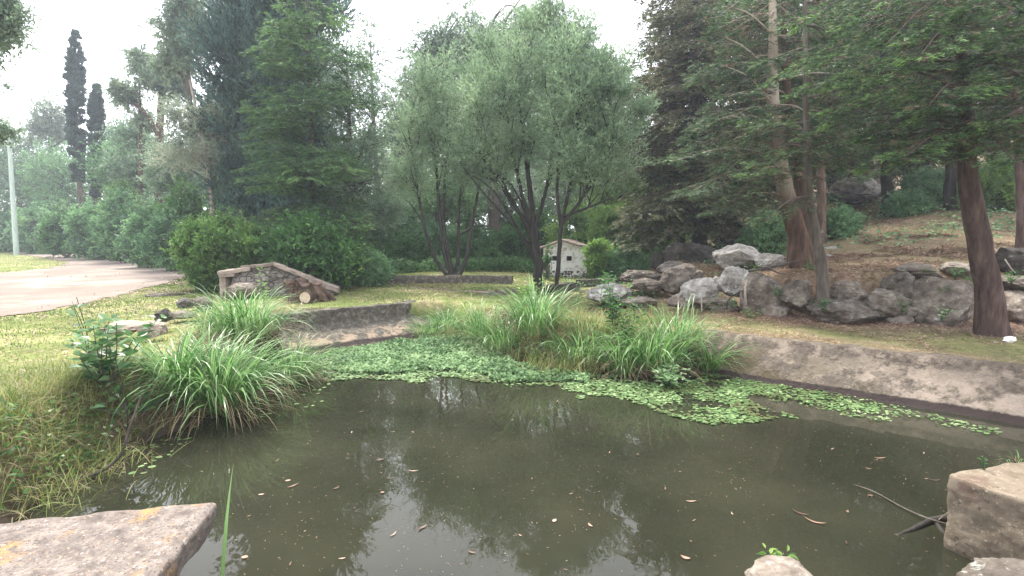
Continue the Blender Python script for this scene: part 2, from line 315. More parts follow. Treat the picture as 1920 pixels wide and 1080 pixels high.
def terrain_mat():
    m, N, Lk, b = newmat('ground_cover')
    tc = N.new('ShaderNodeTexCoord')
    def nz(s, d=6, r=.6):
        no = N.new('ShaderNodeTexNoise'); no.inputs['Scale'].default_value = s; no.inputs['Detail'].default_value = d; no.inputs['Roughness'].default_value = r
        Lk.new(tc.outputs['Object'], no.inputs['Vector']); return no.outputs['Fac']
    a = nz(1.1); c = nz(9, 8, .75)
    grass = ramp(N, [(.3, (.1, .13, .04)), (.48, (.19, .22, .07)), (.6, (.3, .28, .13)), (.75, (.33, .26, .17))]); Lk.new(a, grass.inputs[0])
    g2_ = ramp(N, [(.3, (.35, .35, .35)), (.6, (1, 1, 1))]); Lk.new(c, g2_.inputs[0])
    gm = N.new('ShaderNodeMix'); gm.data_type = 'RGBA'; gm.blend_type = 'MULTIPLY'; gm.inputs[0].default_value = .8; Lk.new(grass.outputs[0], gm.inputs[6]); Lk.new(g2_.outputs[0], gm.inputs[7])
    l = ramp(N, [(.28, (.045, .03, .022)), (.45, (.13, .085, .06)), (.58, (.23, .155, .115)), (.72, (.34, .26, .2))]); Lk.new(c, l.inputs[0])
    at = N.new('ShaderNodeAttribute'); at.attribute_name = 'cover'; sp = N.new('ShaderNodeSeparateColor'); Lk.new(at.outputs['Color'], sp.inputs[0])
    m1 = N.new('ShaderNodeMix'); m1.data_type = 'RGBA'; Lk.new(sp.outputs[0], m1.inputs[0]); Lk.new(gm.outputs[2], m1.inputs[6]); Lk.new(l.outputs[0], m1.inputs[7])
    m2 = N.new('ShaderNodeMix'); m2.data_type = 'RGBA'; Lk.new(sp.outputs[1], m2.inputs[0]); Lk.new(m1.outputs[2], m2.inputs[6]); m2.inputs[7].default_value = (.035, .027, .02, 1)
    Lk.new(m2.outputs[2], b.inputs['Base Color']); b.inputs['Roughness'].default_value = 1; b.inputs['Specular IOR Level'].default_value = .1
    bp = N.new('ShaderNodeBump'); bp.inputs['Strength'].default_value = .8; bp.inputs['Distance'].default_value = .04; Lk.new(c, bp.inputs['Height']); Lk.new(bp.outputs[0], b.inputs['Normal'])
    return m
ground = mb.build('ground', terrain_mat()); tag(ground, kind='structure')
ca = ground.data.color_attributes.new('cover', 'FLOAT_COLOR', 'POINT')
ca.data.foreach_set('color', np.stack([np.maximum(lit, forest * .85), mud, np.zeros_like(mud), np.ones_like(mud)], -1).ravel())
# ------------------------------------------------------------------ water
def water_mat():
    m, N, Lk, b = newmat('murky_water')
    tc = N.new('ShaderNodeTexCoord'); no = N.new('ShaderNodeTexNoise'); no.inputs['Scale'].default_value = .7; no.inputs['Detail'].default_value = 4; Lk.new(tc.outputs['Object'], no.inputs['Vector'])
    rp = ramp(N, [(.35, (.0155, .0165, .010)), (.65, (.027, .027, .017))]); Lk.new(no.outputs['Fac'], rp.inputs[0]); Lk.new(rp.outputs[0], b.inputs['Base Color'])
    b.inputs['Roughness'].default_value = .012; b.inputs['IOR'].default_value = 1.33; b.inputs['Specular IOR Level'].default_value = .5
    n2 = N.new('ShaderNodeTexNoise'); n2.inputs['Scale'].default_value = 4.5; n2.inputs['Detail'].default_value = 2; mp = N.new('ShaderNodeMapping'); mp.inputs['Scale'].default_value = (1, .6, 1)
    Lk.new(tc.outputs['Object'], mp.inputs[0]); Lk.new(mp.outputs[0], n2.inputs['Vector'])
    bp = N.new('ShaderNodeBump'); bp.inputs['Strength'].default_value = .06; bp.inputs['Distance'].default_value = .03; Lk.new(n2.outputs['Fac'], bp.inputs['Height']); Lk.new(bp.outputs[0], b.inputs['Normal'])
    return m
mb = MB(); mb.add([(-8, 1, 0), (8.5, 1, 0), (8.5, 13.3, 0), (-8, 13.3, 0)], [(0, 1, 2, 3)])
water = mb.build('pond_water', water_mat()); tag(water, kind='structure')
# ------------------------------------------------------------------ dirt road (flat sheet just over the flat ground)
def dens(P, step, amp, seed):
    out = []; n = len(P); r = random.Random(seed)
    for i in range(n):
        a = np.array(P[i]); b = np.array(P[(i + 1) % n]); L = np.linalg.norm(b - a); k = max(1, int(min(L / (step * max(1, np.linalg.norm(a) / 15)), 80)))
        for j in range(k):
            p = a + (b - a) * j / k; s = max(1, np.linalg.norm(p) / 20)
            out.append((p[0] + r.uniform(-amp, amp) * s, p[1] + r.uniform(-amp, amp) * s))
    return out
ZR = .65
outer = [g2(-700, 640, ZR), g2(-200, 622, ZR), g2(0, 597, ZR), g2(110, 580, ZR), g2(215, 556, ZR), g2(290, 537, ZR), g2(345, 522, ZR), g2(380, 508, ZR),
         g2(360, 500, ZR), g2(310, 493, ZR), g2(240, 486, ZR), g2(160, 478, ZR), g2(60, 467, ZR), g2(0, 461.5, ZR), g2(-200, 456, ZR), g2(-500, 457, ZR),
         g2(-300, 463, ZR), g2(0, 471, ZR), g2(60, 480, ZR), g2(105, 487, ZR), g2(130, 494, ZR), g2(95, 503, ZR), g2(40, 509, ZR), g2(-30, 514, ZR), g2(-250, 520, ZR), g2(-800, 540, ZR)]
th_ = np.arange(math.atan2(g2(-900, 600, ZR)[0], g2(-900, 600, ZR)[1]), -.45, .0028); rr_ = 7 * np.exp(np.arange(0, math.log(170 / 7), .0045))
TH, RR = np.meshgrid(th_, rr_); RX = (RR * np.sin(TH)).ravel(); RY = (RR * np.cos(TH)).ravel(); na, nr = len(th_), len(rr_)
i_ = np.arange(nr - 1)[:, None] * na; j_ = np.arange(na - 1)[None]; Q = np.stack([i_ + j_, i_ + na + j_, i_ + na + j_ + 1, i_ + j_ + 1], -1).reshape(-1, 4)
cx_ = RX[Q].mean(1); cy_ = RY[Q].mean(1); dd_ = np.hypot(cx_, cy_); jx = (fbm(cx_ * 1.6, cy_ * 1.6, 91) - .5) * .35 * (1 + dd_ / 25); jy = (fbm(cx_ * 1.6, cy_ * 1.6, 92) - .5) * .35 * (1 + dd_ / 25)
Q = Q[inpoly(cx_ + jx, cy_ + jy, outer)]; us, inv = np.unique(Q, return_inverse=True)
mb = MB(); mb.add(np.stack([RX[us], RY[us], np.full(len(us), ZR + .012) + .012 * fbm(RX[us] * .7, RY[us] * .7, 93)], -1), inv.reshape(-1, 4)[:, ::-1] if False else inv.reshape(-1, 4), 0, True)
road_m = rocky('packed_dirt', [(.19, .15, .12), (.235, .19, .155), (.28, .23, .195)], .5, .5, 1, spots=[(6, .6, .78, (.17, .13, .1)), (25, .62, .7, (.12, .09, .07)), (.35, .5, .62, (.27, .225, .185))], dist=.02)
road = mb.build('dirt_road', road_m); tag(road, kind='structure')
ROADP = outer
# ------------------------------------------------------------------ walls, slabs, blocks
def sweep(name, path, prof, mat, label, cat, amp=.02, step=.07, seed=0, group=None, zf=None):
    """prof: list of (offset to the right of the path, z). closed solid, displaced by noise"""
    P = np.array(path, float); seg = np.r_[0, np.cumsum(np.linalg.norm(np.diff(P, axis=0), axis=1))]; n = max(3, int(seg[-1] / step))
    s = np.linspace(0, seg[-1], n); C = np.stack([np.interp(s, seg, P[:, 0]), np.interp(s, seg, P[:, 1])], -1)
    for _ in range(3): C[1:-1] = (C[:-2] + C[2:] + 2 * C[1:-1]) / 4
    T = nrm(np.gradient(C, axis=0)); Nr = np.stack([T[:, 1], -T[:, 0]], -1)
    pr = []; q = len(prof)
    for i in range(q):
        a = np.array(prof[i]); b = np.array(prof[(i + 1) % q]); k = max(1, int(np.linalg.norm(b - a) / step))
        for j in range(k): pr.append(a + (b - a) * j / k)
    pr = np.array(pr); k = len(pr); V = np.zeros((n, k, 3))
    V[..., :2] = C[:, None] + Nr[:, None] * pr[None, :, :1]; V[..., 2] = pr[None, :, 1]
    if zf is not None: V[..., 2] += zf(s)[:, None]
    W = V.reshape(-1, 3)
    for i, p in enumerate(W):
        nv = mn.noise_vector(Vector(p) * 3.1 + Vector((seed, 0, 0))) * amp + mn.noise_vector(Vector(p) * 11 + Vector((seed, 5, 0))) * amp * .45
        W[i] += nv
    o = C[0]; org = np.array((o[0], o[1], 0)); mb = MB(); i = np.arange(n - 1)[:, None] * k; j = np.arange(k)[None]
    F = np.stack([i + j, i + (j + 1) % k, i + k + (j + 1) % k, i + k + j], -1).reshape(-1, 4); mb.add(W, F, 0, True)
    mb.add(W[:k], np.arange(k)[::-1][None]); mb.add(W[-k:], np.arange(k)[None])
    ob = mb.build(name, mat, None, org); ob.location = org; return tag(ob, label, cat, group)
def rbox(c8, n=14, r=.03, amp=.008, seed=0, fr=6):
    """rounded, noisy solid from 4 top corners (ccw) and 4 bottom corners"""
    c8 = np.array(c8, float); ln = [np.linalg.norm(c8[1] - c8[0]), np.linalg.norm(c8[3] - c8[0]), np.linalg.norm(c8[4] - c8[0])]
    def tri(u, v, w): # 0..1
        top = (c8[0] * (1 - u)[:, None] + c8[1] * u[:, None]) * (1 - v)[:, None] + (c8[3] * (1 - u)[:, None] + c8[2] * u[:, None]) * v[:, None]
        bot = (c8[4] * (1 - u)[:, None] + c8[5] * u[:, None]) * (1 - v)[:, None] + (c8[7] * (1 - u)[:, None] + c8[6] * u[:, None]) * v[:, None]
        return top * (1 - w)[:, None] + bot * w[:, None]
    mb = MB(); g = np.linspace(0, 1, n + 1); A, B = np.meshgrid(g, g); A = A.ravel(); B = B.ravel(); i = np.arange(n)[:, None] * (n + 1); j = np.arange(n)[None]
    F = np.stack([i + j, i + j + 1, i + n + 2 + j, i + n + 1 + j], -1).reshape(-1, 4)
    rr = [min(.49, r / max(l, .01)) for l in ln]
    for fa in range(6):
        q = [A, B]; q.insert(fa // 2, np.full_like(A, float(fa % 2))); U = np.stack(q, -1)
        inn = np.clip(U, rr, [1 - a for a in rr]); dl = (U - inn) / rr; L = np.linalg.norm(dl, axis=1); L2 = np.where(L > 1, L, 1)
        U = inn + dl / L2[:, None] * rr
        W = tri(U[:, 0], U[:, 1], U[:, 2])
        for t, p in enumerate(W): W[t] = p + np.array(mn.noise_vector(Vector(p) * fr + Vector((seed, 0, 0)))) * amp + np.array(mn.noise_vector(Vector(p) * fr * 4 + Vector((seed, 0, 0)))) * amp * .4
        mb.add(W, F if fa in (0, 3, 4) else F[:, ::-1], 0, True)
    return mb
def concrete(name, base, dark, moss=None, wet=.1, flake=True, sc=2.2, mossx=None, darkz=None):
    m, N, Lk, b = newmat(name); tc = N.new('ShaderNodeNewGeometry'); sep = N.new('ShaderNodeSeparateXYZ'); Lk.new(tc.outputs['Position'], sep.inputs[0])
    def nz(s, d=8, r=.7, lo=.4, hi=.6):
        no = N.new('ShaderNodeTexNoise'); no.inputs['Scale'].default_value = s; no.inputs['Detail'].default_value = d; no.inputs['Roughness'].default_value = r; Lk.new(tc.outputs['Position'], no.inputs['Vector'])
        mr = N.new('ShaderNodeMapRange'); mr.inputs['From Min'].default_value = lo; mr.inputs['From Max'].default_value = hi; Lk.new(no.outputs['Fac'], mr.inputs['Value']); return no.outputs['Fac'], mr.outputs[0]
    def mix(f, a, c, mul=False):
        mi = N.new('ShaderNodeMix'); mi.data_type = 'RGBA'
        if mul: mi.blend_type = 'MULTIPLY'
        if isinstance(f, float): mi.inputs[0].default_value = f
        else: Lk.new(f, mi.inputs[0])
        for s_, v in ((6, a), (7, c)):
            if isinstance(v, tuple): mi.inputs[s_].default_value = (*v, 1)
            else: Lk.new(v, mi.inputs[s_])
        return mi.outputs[2]
    fine, finer = nz(14, 8, .75, .35, .65); _, patch = nz(sc, 6, .65, .47, .56); _, p2 = nz(sc * 2.3 + 1, 7, .7, .5, .62)
    col = mix(finer, tuple(c * .72 for c in base), base); col = mix(patch, col, dark)
    if moss: col = mix(p2, col, moss)
    def axis(i, lo, hi, c):
        q = N.new('ShaderNodeMath'); q.operation = 'MULTIPLY_ADD'; q.inputs[1].default_value = (hi - lo) * 1.2; Lk.new(patch, q.inputs[0]); Lk.new(sep.outputs[i], q.inputs[2])
        w = N.new('ShaderNodeMapRange'); w.inputs['From Min'].default_value = lo; w.inputs['From Max'].default_value = hi; Lk.new(q.outputs[0], w.inputs['Value'])
        f = N.new('ShaderNodeMath'); f.operation = 'SUBTRACT'; f.inputs[0].default_value = 1; Lk.new(w.outputs[0], f.inputs[1])
        return w.outputs[0], f.outputs[0]
    if mossx: col = mix(axis(0, *mossx, None)[1], col, (.075, .06, .035))
    if darkz:
        dk = mix(finer, tuple(c * .5 for c in dark), tuple(c * 1.25 for c in dark)); dk = mix(p2, dk, tuple(c * 1.9 for c in dark)); col = mix(axis(2, *darkz, None)[0], col, dk)
    if wet < 0: wet = -50.0; moss = None
    mr = N.new('ShaderNodeMapRange'); mr.inputs['From Min'].default_value = wet; mr.inputs['From Max'].default_value = wet + max(.02, abs(wet) * .25) if wet > 0 else wet + 1; mr.inputs['To Min'].default_value = 1; mr.inputs['To Max'].default_value = 0
    zz = N.new('ShaderNodeMath'); zz.operation = 'MULTIPLY_ADD'; zz.inputs[1].default_value = -.06; Lk.new(fine, zz.inputs[0]); Lk.new(sep.outputs[2], zz.inputs[2])
    Lk.new(zz.outputs[0], mr.inputs['Value']); col = mix(mr.outputs[0], col, (.028, .02, .018))
    Lk.new(col, b.inputs['Base Color']); b.inputs['Roughness'].default_value = .92; b.inputs['Specular IOR Level'].default_value = .2
    bp = N.new('ShaderNodeBump'); bp.inputs['Strength'].default_value = .8; bp.inputs['Distance'].default_value = .03
    ad = N.new('ShaderNodeMath'); ad.operation = 'MULTIPLY_ADD'; ad.inputs[1].default_value = .9; Lk.new(patch, ad.inputs[0]); Lk.new(fine, ad.inputs[2])
    Lk.new(ad.outputs[0], bp.inputs['Height']); Lk.new(bp.outputs[0], b.inputs['Normal']); return m
c_left = concrete('stained_pond_concrete', (.26, .2, .145), (.085, .076, .06), (.05, .045, .035), .01, sc=2.6, darkz=(.14, .3))
c_right = concrete('peeling_pond_plaster', (.27, .22, .175), (.105, .085, .066), (.07, .06, .042), .045, sc=1.5, mossx=(4.3, 5.4), darkz=(.3, .52))
c_edge = concrete('old_kerb_concrete', (.25, .2, .16), (.1, .085, .065), None, -1)
# left wall
A = g2(380, 606, .66); B = g2(600, 583, .66); C_ = g2(748, 570, .66)
sweep('pond_wall', [A, B, C_, (C_[0] + .12, C_[1] + .12), (C_[0] + .3, C_[1] + .6)],
      [(0, .67), (.02, .36), (.3, .22), (.75, .06), (.95, -.04), (1.0, -.5), (-.3, -.5), (-.3, .66)], c_left, 'grey brown concrete wall with stained face between the mown lawn and the green water weed', 'pond wall', .034, step=.05, seed=3)
# right wall
sweep('pond_wall', [(g2(1385, 628, .62)[0] - .5, g2(1385, 628, .62)[1] + .5), g2(1385, 628, .62), g2(1450, 636, .62), g2(1560, 647, .62), g2(1700, 662, .62), g2(1860, 680, .62), g2(2000, 697, .62), g2(2300, 745, .62)],
      [(-.28, .6), (-.28, -.5), (1.0, -.5), (.85, -.1), (.68, -.01), (.58, .02), (.5, .08), (.22, .36), (.04, .5), (0, .62)][::-1], c_right, 'sloping pond wall with peeling pinkish plaster and a black wet foot on the right bank', 'pond wall', .03, seed=9)
# old tanks beyond the lawn
sweep('tank_wall', [g2(655, 521, .9), g2(740, 519, .9), g2(850, 518, .9), g2(960, 519, .9)], [(0, .93), (0, .3), (-.35, .3), (-.35, .92)][::-1] , c_left, 'long low dark tank wall behind the many stemmed willow', 'low wall', .03, .12, 21, 'old tank walls')
sweep('tank_kerb', [g2(752, 536, .68), g2(800, 541, .66), g2(860, 547, .62), g2(920, 549, .6), g2(965, 545, .6)], [(.1, .66), (.1, .2), (-.1, .2), (-.1, .66)], c_edge, 'thin curved concrete kerb at the far edge of the lawn', 'kerb', .02, .1, 22, 'old tank walls')
sweep('tank_wall', [g2(862, 556, .55), g2(920, 553, .6), g2(962, 546, .62)], [(.12, .62), (.12, .1), (-.2, .1), (-.2, .62)], c_left, 'short brown tank wall just left of the forked willow trunk', 'low wall', .02, .1, 23, 'old tank walls')
sweep('tank_wall', [g2(1014, 548, .58), g2(1045, 537, .66), g2(1082, 531, .7)], [(.12, .74), (.12, .0), (-.2, .0), (-.2, .74)], concrete('mossy_stone', (.1, .085, .07), (.035, .03, .025), (.05, .06, .03), -1), 'dark mossy stone wall piece between the two willow trunks and the hut', 'low wall', .04, .1, 24, 'old tank walls')
sweep('tank_wall', [g2(1085, 527, .7), g2(1150, 523, .72), g2(1215, 516, .74)], [(.12, .74), (.12, .2), (-.2, .2), (-.2, .74)], concrete('mossy_stone_b', (.1, .085, .07), (.045, .035, .03), (.05, .06, .03), -1), 'low dark wall in front of the bushes right of the hut', 'low wall', .04, .1, 25, 'old tank walls')
# foreground slab and block
m_slab = rocky('lichened_slab', [(.07, .058, .05), (.15, .125, .108), (.23, .2, .175)], 14, .8, .95, spots=[(3.2, .56, .66, (.3, .17, .06)), (26, .6, .64, (.3, .275, .245)), (60, .56, .6, (.07, .055, .045)), (40, .6, .64, (.36, .22, .14))], dist=.012)
def slab(name, P, z1, z0, mat, label, cat, n=26, r=.03, amp=.008, inset=0.0, seed=0):
    P = [np.array(p, float) for p in P]; c = sum(P) / 4
    top = [np.array((p[0], p[1], z1)) for p in P]; bot = [np.array((*(p[:2] + (c[:2] - p[:2]) * inset), z0)) for p in P]
    mb = rbox(top + bot, n, r, amp, seed); o = np.array((c[0], c[1], z0)); ob = mb.build(name, mat, None, o); ob.location = o; return tag(ob, label, cat)
p1 = G(412, 936, .72); p2 = G(-60, 981, .72); p3 = G(300, 1074, .72); e = (p3 - p1) * 3.2
p2 = p1 + (p2 - p1) * 1.3
slab('concrete_slab', [p1[:2], p2[:2], (p2 + e)[:2], (p1 + e)[:2]], .72, .53, m_slab, 'weathered slab with orange lichen jutting over the water in the near left corner', 'slab', 60, .035, .014, .04, 4)
p1 = G(1775, 885, .57); p2 = G(1920, 862, .57); p3 = G(1920, 940, .57); p2 = p1 + (p2 - p1) * 3; p3 = p1 + (p3 - p1) * 3
m_block = rocky('weathered_block', [(.08, .06, .04), (.15, .12, .085), (.21, .17, .125)], 5, .6, .95, spots=[(3, .56, .66, (.11, .078, .056)), (22, .58, .64, (.075, .056, .04)), (40, .6, .66, (.3, .26, .2))], dist=.03)
slab('concrete_block', [p1[:2], p3[:2], (p2 + p3 - p1)[:2], p2[:2]], .57, -.5, m_block, 'square edged brown concrete block standing in the water at the right edge', 'block', 60, .03, .018, 0, 5)
# ------------------------------------------------------------------ plant builders
def bigleaf(mb, P, Dv, L, W, rng, a=None, fold=.12, upb=1.5):
    n = len(P); Dv = nrm(Dv); up = nrm(rng.normal(size=(n, 3)) * .5 + np.array((0, 0, upb))); S = nrm(np.cross(Dv, up)); N = np.cross(S, Dv)
    L = np.broadcast_to(L, (n,))[:, None]; W = np.broadcast_to(W, (n,))[:, None]
    tip = P + Dv * L - N * L * .12; f = N * L * fold
    V = np.stack([P, P + Dv * L * .3 + S * W * .5 + f, P + Dv * L * .68 + S * W * .4 + f * .6, tip, P + Dv * L * .68 - S * W * .4 + f * .6, P + Dv * L * .3 - S * W * .5 + f], 1).reshape(-1, 3)
    b = (np.arange(n) * 6)[:, None]; a = rng.random(n) if a is None else a
    mb.add(V, np.concatenate([b + [0, 1, 2, 3], b + [0, 3, 4, 5]]), np.concatenate([a, a]))
def ellip(rng, n):
    u = rng.normal(size=(n, 3)); u /= np.linalg.norm(u, axis=1, keepdims=True); return u * rng.random((n, 1)) ** (1 / 3)
def crown(ml, mt, rng, trunks, cl, L=.1, W=.03, m=14, ntw=22, up=.3, tdir=.6, squash=1.0, spread=.6, limb_r=.03, twr=.012, droop=0.0, lowatt=.45, limbs=True, big=False):
    S = []; T = []; A = []
    tp = np.concatenate([t[0] for t in trunks]); tr = np.concatenate([np.broadcast_to(t[1], (len(t[0]),)) for t in trunks])
    for c in cl:
        cc = c[:3]; r = c[3]; hd = np.hypot(tp[:, 0] - cc[0], tp[:, 1] - cc[1]); want = cc[2] - lowatt * hd - .1
        cost = np.abs(tp[:, 2] - want) + .6 * hd; k = int(np.argmin(cost)); a0 = tp[k]
        mid = a0 * .5 + cc * .5 + np.array((0, 0, (.12 if not droop else .3) * np.linalg.norm(cc - a0))) + rng.normal(size=3) * .06 * np.linalg.norm(cc - a0)
        q = spline([a0, mid, cc], 7)
        if limbs: tube(mt, q, np.linspace(min(tr[k] * .6, limb_r * (1 + np.linalg.norm(cc - a0) * .35)), .008, 7), 5, cap=False)
        u = rng.uniform(.35, 1, ntw); st = np.stack([np.interp(u, np.linspace(0, 1, 7), q[:, i]) for i in range(3)], -1)
        d = rng.normal(size=(ntw, 3)); d /= np.linalg.norm(d, axis=1, keepdims=True); d[:, 2] = d[:, 2] * squash; 
        en = cc + d * r * rng.uniform(.55, 1.05, (ntw, 1)); en[:, 2] += up * r * .5 - droop * r
        S.append(st * .35 + cc * .65 + (en - cc) * .15); T.append(en - S[-1]); A.append(np.full(ntw, rng.random()))
    S = np.concatenate(S); T = np.concatenate(T); A = np.concatenate(A); n = len(S)
    if twr: leaves(mt, S, T, np.linalg.norm(T, axis=1), twr, rng)
    t = rng.uniform(.15, 1.08, (n, m, 1)); P = (S[:, None] + T[:, None] * t + rng.normal(size=(n, m, 3)) * .03 * np.linalg.norm(T, axis=1)[:, None, None]).reshape(-1, 3)
    Dv = nrm(T)[:, None] * tdir + rng.normal(size=(n, m, 3)) * spread + np.array((0, 0, up * .6 - droop)); Dv = Dv.reshape(-1, 3)
    a = np.clip(np.repeat(A, m) * .55 + rng.random(n * m) * .45, 0, 1); Ls = L * rng.uniform(.65, 1.25, n * m); Ws = W * rng.uniform(.7, 1.2, n * m)
    (bigleaf if big else leaves)(ml, P, Dv, Ls, Ws, rng, a)
def ptree(name, label, cat, Y, trunks, ells, bark, leaf, seed, group=None, gz=None, flare=1.35, dome=0.0, **kw):
    """trunks: [[(px,py,radius_m,dY?),...]] bottom first; ells: [(px,py,rx,ry,clusters,r_m, dY?)]"""
    rng = np.random.default_rng(seed); tl = []
    p0 = D(*trunks[0][0][:2], Y)
    base = np.array((p0[0], p0[1], hz(p0[0], p0[1]) if gz is None else gz))
    o = empty(name, base, label, cat, group)
    mt = MB(); ml = MB()
    for t in trunks:
        P = [D(q[0], q[1], Y + (q[3] if len(q) > 3 else 0)) for q in t]; r = [q[2] for q in t]
        g = P[0].copy(); gh = hz(g[0], g[1])
        if t is trunks[0] or g[2] < gh + .5: g[2] = min(g[2], gh) - .25; P = [g] + P; r = [r[0] * flare] + r
        n = max(8, int(len(P) * 6)); q = spline(P, n); tt = np.linspace(0, 1, len(P)); rr = np.interp(np.linspace(0, 1, n), tt, r)
        q[1:-1] += rng.normal(size=(n - 2, 3)) * rr[1:-1, None] * .12
        tube(mt, q, rr, 9, 0, .09, rng); tl.append((q, rr))
    cl = []
    for e in ells:
        cx, cy, rx, ry, n, rc = e[:6]; dY = e[6] if len(e) > 6 else 0; sc = (Y + dY) / 960; c = D(cx, cy, Y + dY)
        u = ellip(rng, n); 
        if dome: nn = np.linalg.norm(u, axis=1, keepdims=True) + 1e-6; u = u / nn * nn ** (1 - dome)
        cs = c + u * np.array((rx * sc, min(rx, ry * 1.3) * sc * .8, ry * sc)); cl.append(np.c_[cs, rc * rng.uniform(.7, 1.25, n)])
    cl = np.concatenate(cl); cl[:, 2] = np.maximum(cl[:, 2], base[2] + cl[:, 3] * .5)
    crown(ml, mt, rng, tl, cl, **kw)
    mt.build('trunk', M[bark], o, base); ml.build('crown', M[leaf], o, base); return o
def bough(ml, mt, rng, p, q, sag=.25, wid=.9, L=.1, W=.022, sp=.1, dens=12, r0=.03, roll=0.0, tail=0.0, dead=None, dfrac=.3):
    """one flat feathery conifer bough from p to q, with side sprays"""
    p = np.array(p, float); q = np.array(q, float); ln = np.linalg.norm(q - p); mid = (p + q) / 2 + np.array((0, 0, sag * ln * .5))
    s = spline([p, mid, q], 14); tube(mt, s, np.linspace(r0, .005, 14), 5, cap=False)
    n = max(6, int(ln / sp)); u = (np.arange(n) + rng.random(n)) / n * .9 + .1; c = np.stack([np.interp(u, np.linspace(0, 1, 14), s[:, i]) for i in range(3)], -1)
    ax_ = nrm((q - p)[None])[0]; side = nrm(np.cross(ax_, (0, 0, 1))[None])[0]; sg = np.where(np.arange(n) % 2 == 0, 1, -1)
    prof = np.sin(np.pi * np.clip(u * .92 + .08, 0, 1)) ** .7 * .85 + .15
    ll = wid * prof * rng.uniform(.55, 1.1, n)
    T = nrm(ax_[None] * rng.uniform(.5, .9, (n, 1)) + side[None] * sg[:, None] + np.array((0, 0, 1.))[None] * (rng.normal(size=(n, 1)) * .16 - .12 + roll * sg[:, None])) * ll[:, None]
    leaves(mt, c, T, ll, .008, rng)
    # second order sprays
    k = 5; uu = rng.uniform(.15, .95, (n, k, 1)); c2 = (c[:, None] + T[:, None] * uu).reshape(-1, 3); s2 = nrm(np.cross(T, (0, 0, 1.)))
    sg2 = rng.choice([-1, 1], (n, k, 1)); T2 = nrm(nrm(T)[:, None] * .9 + s2[:, None] * sg2 + rng.normal(size=(n, k, 3)) * .15 + np.array((0, 0, -.18 - tail))) * (ll[:, None, None] * rng.uniform(.2, .45, (n, k, 1)))
    T2 = T2.reshape(-1, 3); S = np.r_[c, c2]; TT = np.r_[T, T2]; nn = len(S); tl = np.linalg.norm(TT, axis=1)
    m = dens; t = rng.uniform(.08, 1.0, (nn, m, 1)); P = (S[:, None] + TT[:, None] * t); P[..., 2] += rng.normal(size=(nn, m)) * .012 - (t[..., 0] ** 2) * (.05 + tail) * tl[:, None]
    sd = nrm(np.cross(TT, (0, 0, 1.)))[:, None] * rng.choice([-1, 1], (nn, m, 1)) * rng.uniform(.2, .8, (nn, m, 1))
    Dv = nrm(TT)[:, None] + sd + rng.normal(size=(nn, m, 3)) * .18
    ub = np.r_[u, np.repeat(u, k)]; a = np.clip(-.05 + .3 * ub[:, None] + .45 * t[..., 0] + rng.normal(size=(nn, m)) * .17, 0, 1).ravel()  # shade put into the colour: needles darken inward, tips lighten
    P = P.reshape(-1, 3); Dv = Dv.reshape(-1, 3); Ls = L * rng.uniform(.7, 1.3, nn * m); Ws = W * rng.uniform(.7, 1.3, nn * m)
    if dead is not None:
        tw = np.r_[np.clip(1.1 - ub[:n] * 1.6, 0, 1), np.clip(1.1 - ub[n:] * 1.6, 0, 1)] * dfrac * 1.6 + .03; dm = np.repeat(rng.random(nn) < tw, m)
        leaves(dead, P[dm], Dv[dm], Ls[dm], Ws[dm] * .7, rng, a[dm], flat=.3); g = ~dm; leaves(ml, P[g], Dv[g], Ls[g], Ws[g], rng, a[g], flat=.45)
    else: leaves(ml, P, Dv, Ls, Ws, rng, a, flat=.45)
def sprig(name, label, base, h, nst, mat, L, W, seed, cat='plant', lean=.35, spacing=.06, group=None, stem='under', palm=0, r=.006, start=.25, parent=None, head=None):
    rng = np.random.default_rng(seed); base = np.array(base, float); o = empty(name, base, label, cat, group); ms = MB(); ml = MB()
    for s in range(nst):
        az = rng.uniform(0, 6.28); le = lean * rng.uniform(.3, 1.2) * (1 if nst > 1 else .3); hh = h * rng.uniform(.6, 1.05); 
        e = base + np.array((math.cos(az) * math.sin(le), math.sin(az) * math.sin(le), math.cos(le))) * hh
        q = spline([base - (0, 0, .05), base * .5 + e * .5 + rng.normal(size=3) * .05 * hh + (0, 0, .04 * hh), e], 10); tube(ms, q, np.linspace(r, r * .35, 10), 5)
        n = max(3, int(hh * (1 - start) / spacing)); u = np.linspace(start, 1, n); c = np.stack([np.interp(u, np.linspace(0, 1, 10), q[:, i]) for i in range(3)], -1)
        k = max(1, palm); th = np.repeat(np.arange(n) * 2.4 + rng.uniform(0, 6), k) + np.tile(np.linspace(-1.1, 1.1, k) if k > 1 else [0], n); cc = np.repeat(c, k, 0)
        el = rng.uniform(.0, .7, n * k); Dv = np.stack([np.cos(th) * np.cos(el), np.sin(th) * np.cos(el), np.sin(el)], -1)
        pet = L * .35; bigleaf(ml, cc + Dv * pet * .5, Dv, L * rng.uniform(.65, 1.15, n * k) * np.repeat(1.1 - .45 * u, k), W * rng.uniform(.7, 1.1, n * k) * np.repeat(1.1 - .45 * u, k), rng)
    ms.build('stem', M[stem] if isinstance(stem, str) else stem, o, base); ml.build('leaves', M[mat], o, base); return o
